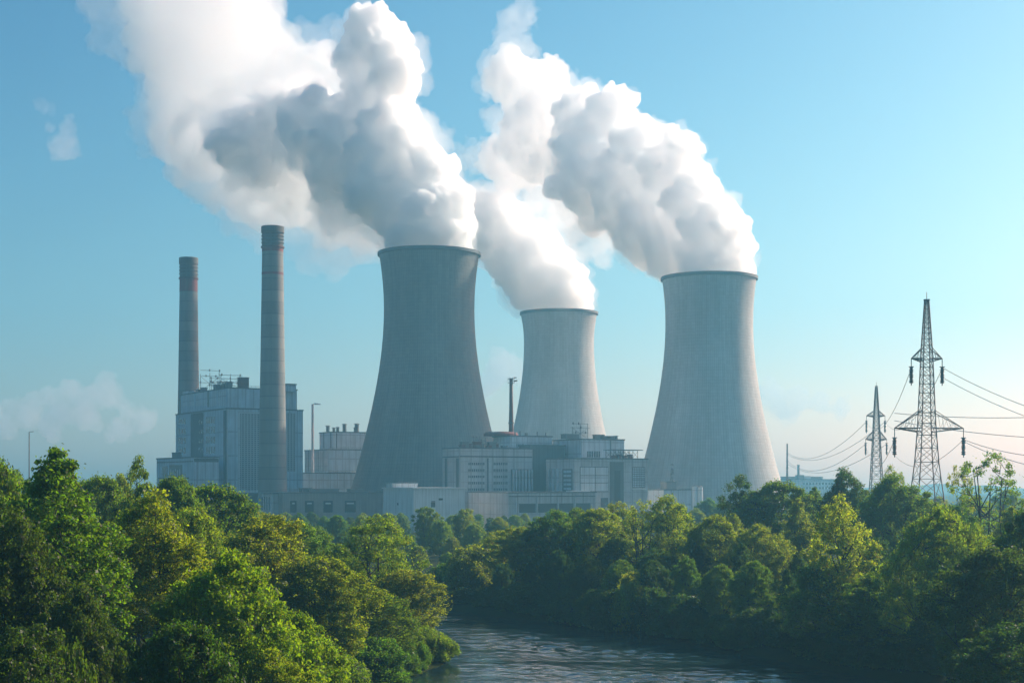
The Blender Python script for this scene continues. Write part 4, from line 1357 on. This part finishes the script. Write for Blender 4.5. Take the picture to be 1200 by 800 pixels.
tree('bush1', 140, 752, 120, 120, 'leaf_dark', "dark undergrowth shrub at the bottom edge below the many-stemmed tree")
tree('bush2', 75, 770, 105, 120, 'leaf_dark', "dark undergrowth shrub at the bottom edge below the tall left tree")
G1 = "trees on the left bank behind the front ones"
for x, y, D, w in ((15,552,260,80),(95,568,270,70),(140,566,280,60),(180,572,290,70),(225,574,300,70),(275,586,290,80),(310,598,300,80),(330,605,320,70),(365,622,300,70),(300,640,210,100),(410,652,250,70),(455,660,255,60)):
    tree(TRNG.choice(('round1','round2','round3')), x, y, D, w, TRNG.choice(('leaf_green','leaf_fresh','leaf_green','leaf_olive')), "leafy tree in the crowded second row of the left bank wood", G1)

# --- right bank
tree('open2', 870, 557, 320, 62, 'leaf_dark', "dark open-branched pine-like tree standing out before the lone tower's foot", base_py=None)
tree('round1', 912, 566, 318, 92, 'leaf_green', "dark rounded tree right of the pine-like one")
tree('poplar', 983, 584, 212, 78, 'leaf_yellow', "narrow yellow-green tree with visible forked trunk on the right bank")
tree('dome', 1105, 598, 192, 140, 'leaf_olive', "broad dome-shaped olive tree with spreading dark limbs at right")
tree('sparse', 1160, 530, 255, 105, 'leaf_green', "tall airy many-stemmed tree at the right edge beside the tall pylon")
tree('sparse', 1128, 545, 268, 50, 'leaf_olive', "thin half-bare tree just right of the tall pylon")
tree('tall2', 990, 550, 310, 66, 'leaf_dark', "dark pointed tree left of the smaller pylon's foot")
tree('round2', 1048, 560, 285, 100, 'leaf_green', "rounded green tree in front of the tall pylon's foot")
tree('sparse', 1045, 545, 320, 46, 'leaf_olive', "feathery olive tree top between the two pylons")
tree('open1', 780, 582, 285, 84, 'leaf_olive', "olive tree with tall bare stems showing, right of centre on the river bank")
tree('sparse', 752, 586, 282, 60, 'leaf_yellow', "thin yellowish tree beside the bare-stemmed olive one")
tree('round1', 700, 598, 292, 80, 'leaf_olive', "olive round tree below the turbine hall's right wing")
tree('round2', 650, 600, 305, 80, 'leaf_green', "green round tree below the turbine hall's centre")
tree('round3', 612, 618, 305, 78, 'leaf_olive', "olive tree at the left end of the right bank wood")
tree('round2', 838, 606, 270, 90, 'leaf_olive', "olive tree right of the bare-stemmed pair")
tree('bush1', 560, 640, 315, 90, 'leaf_olive', "sunlit shrubby tree at the river bend, left end of the right bank")
tree('bush2', 530, 662, 318, 70, 'leaf_green', "low dark shrub at the river bend by the left bank's trees")
tree('round1', 1168, 645, 155, 150, 'leaf_dark', "big dark shaded tree filling the lower right edge")
tree('round2', 1210, 600, 165, 120, 'leaf_dark', "dark tree cut off by the right edge of the picture")
tree('round2', 1110, 716, 188, 115, 'leaf_dark', "dark low tree at the bottom right by the water")
tree('round3', 1195, 730, 140, 150, 'leaf_dark', "darkest low tree in the bottom right corner")
tree('round1', 962, 660, 214, 95, 'leaf_green', "green low tree at the foot of the narrow yellow-green tree")
tree('round3', 1035, 670, 203, 110, 'leaf_green', "shaded low tree between the narrow tree and the dome-shaped one")
tree('bush1', 742, 672, 258, 50, 'leaf_yellow', "small bright yellow-green bush half way up the shaded bank")
G2 = "trees in the right bank wood"
for x, y, D, w, l in ((575,628,318,66,0),(635,606,325,70,0),(675,598,335,70,1),(725,594,320,76,0),(800,596,310,74,1),(860,600,285,80,0),(890,610,262,90,1),(935,590,290,80,1),(955,572,330,70,1),(1020,575,320,70,1),(1075,575,300,80,1),(1120,585,250,90,1),(1185,585,235,90,1),(935,640,240,90,2),(1020,630,230,90,2),(870,640,255,90,2),(815,640,265,80,2),(770,640,270,80,2),(720,635,285,80,2),(670,630,295,80,2),(1150,625,205,100,2),(1060,650,205,90,2)):
    tree(TRNG.choice(('round1','round2','round3','tall1','open1','poplar','dome')), x, y, D, w, (('leaf_olive',TRNG.choice(('leaf_green','leaf_olive')),'leaf_dark')[l]), "leafy tree in the close-grown wood on the right bank", G2)
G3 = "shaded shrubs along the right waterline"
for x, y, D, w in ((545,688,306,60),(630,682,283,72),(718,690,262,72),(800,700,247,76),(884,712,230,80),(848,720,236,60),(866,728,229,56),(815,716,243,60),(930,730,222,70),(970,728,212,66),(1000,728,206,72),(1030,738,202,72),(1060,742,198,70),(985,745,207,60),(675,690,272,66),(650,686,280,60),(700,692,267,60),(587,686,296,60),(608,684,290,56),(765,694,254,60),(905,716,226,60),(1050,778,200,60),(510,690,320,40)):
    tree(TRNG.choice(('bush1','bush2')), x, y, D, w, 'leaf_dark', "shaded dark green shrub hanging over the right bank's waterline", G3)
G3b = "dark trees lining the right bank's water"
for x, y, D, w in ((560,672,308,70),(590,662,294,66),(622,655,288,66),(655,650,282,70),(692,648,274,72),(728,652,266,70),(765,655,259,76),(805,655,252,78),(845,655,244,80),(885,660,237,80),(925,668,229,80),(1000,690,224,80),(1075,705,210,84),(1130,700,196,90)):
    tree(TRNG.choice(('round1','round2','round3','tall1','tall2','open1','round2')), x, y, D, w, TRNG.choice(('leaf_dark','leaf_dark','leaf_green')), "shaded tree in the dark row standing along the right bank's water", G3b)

# --- belts of trees before the power station
G4 = "distant trees in front of the power station"
for x, y, D, w in ((455,598,470,60),(500,596,480,70),(545,598,470,70),(585,602,470,60),(480,625,440,60),(530,630,430,70),(575,625,430,60),(425,608,460,60),(395,606,480,60),(500,655,400,60),(550,650,390,60),(600,612,420,60),(490,640,380,60),(525,648,372,60),(565,645,352,66),(505,672,348,56),(475,660,356,60),(535,676,338,60),(450,640,400,70),(440,625,430,60),(600,640,345,60),(420,620,420,60),(515,612,450,60),(555,612,450,60)):
    tree(TRNG.choice(('round1','round2','round3')), x, y, D, w, TRNG.choice(('leaf_green','leaf_fresh','leaf_olive')), "hazy rounded tree in the belt before the storage hall and workshop", G4)
G5 = "hazy trees at the foot of the station buildings"
for x, y, D, w in ((300,598,640,40),(335,601,650,40),(365,600,640,42),(395,601,650,40),(425,600,640,40),(560,600,640,40),(590,602,650,38),(615,600,640,40),(645,600,650,36),(675,598,640,40),(705,600,650,40),(735,598,640,40),(770,594,650,40),(800,596,660,34),(830,582,640,40),(850,588,620,36),(880,590,640,40),(930,582,700,40),(960,580,720,40),(1000,578,700,40),(1100,578,560,50),(1140,580,540,50),(1180,578,560,50),(1060,584,500,50),(205,590,520,50),(315,602,600,36),(350,603,590,36),(380,604,600,36),(410,604,600,36),(440,604,590,36),(470,603,600,36),(500,602,600,36),(530,603,590,36),(575,604,600,36),(603,604,600,36),(630,604,590,36),(660,602,600,36),(690,602,600,36),(720,600,590,36),(750,600,600,36),(785,598,590,36),(815,596,600,36),(160,585,520,50),(110,585,520,50),(60,585,520,50),(15,580,520,50)):
    tree(TRNG.choice(('round1','round2','round3')), x, y, D, w, TRNG.choice(('leaf_green','leaf_fresh','leaf_dark')), "small bluish tree far back at the foot of the power station", G5)
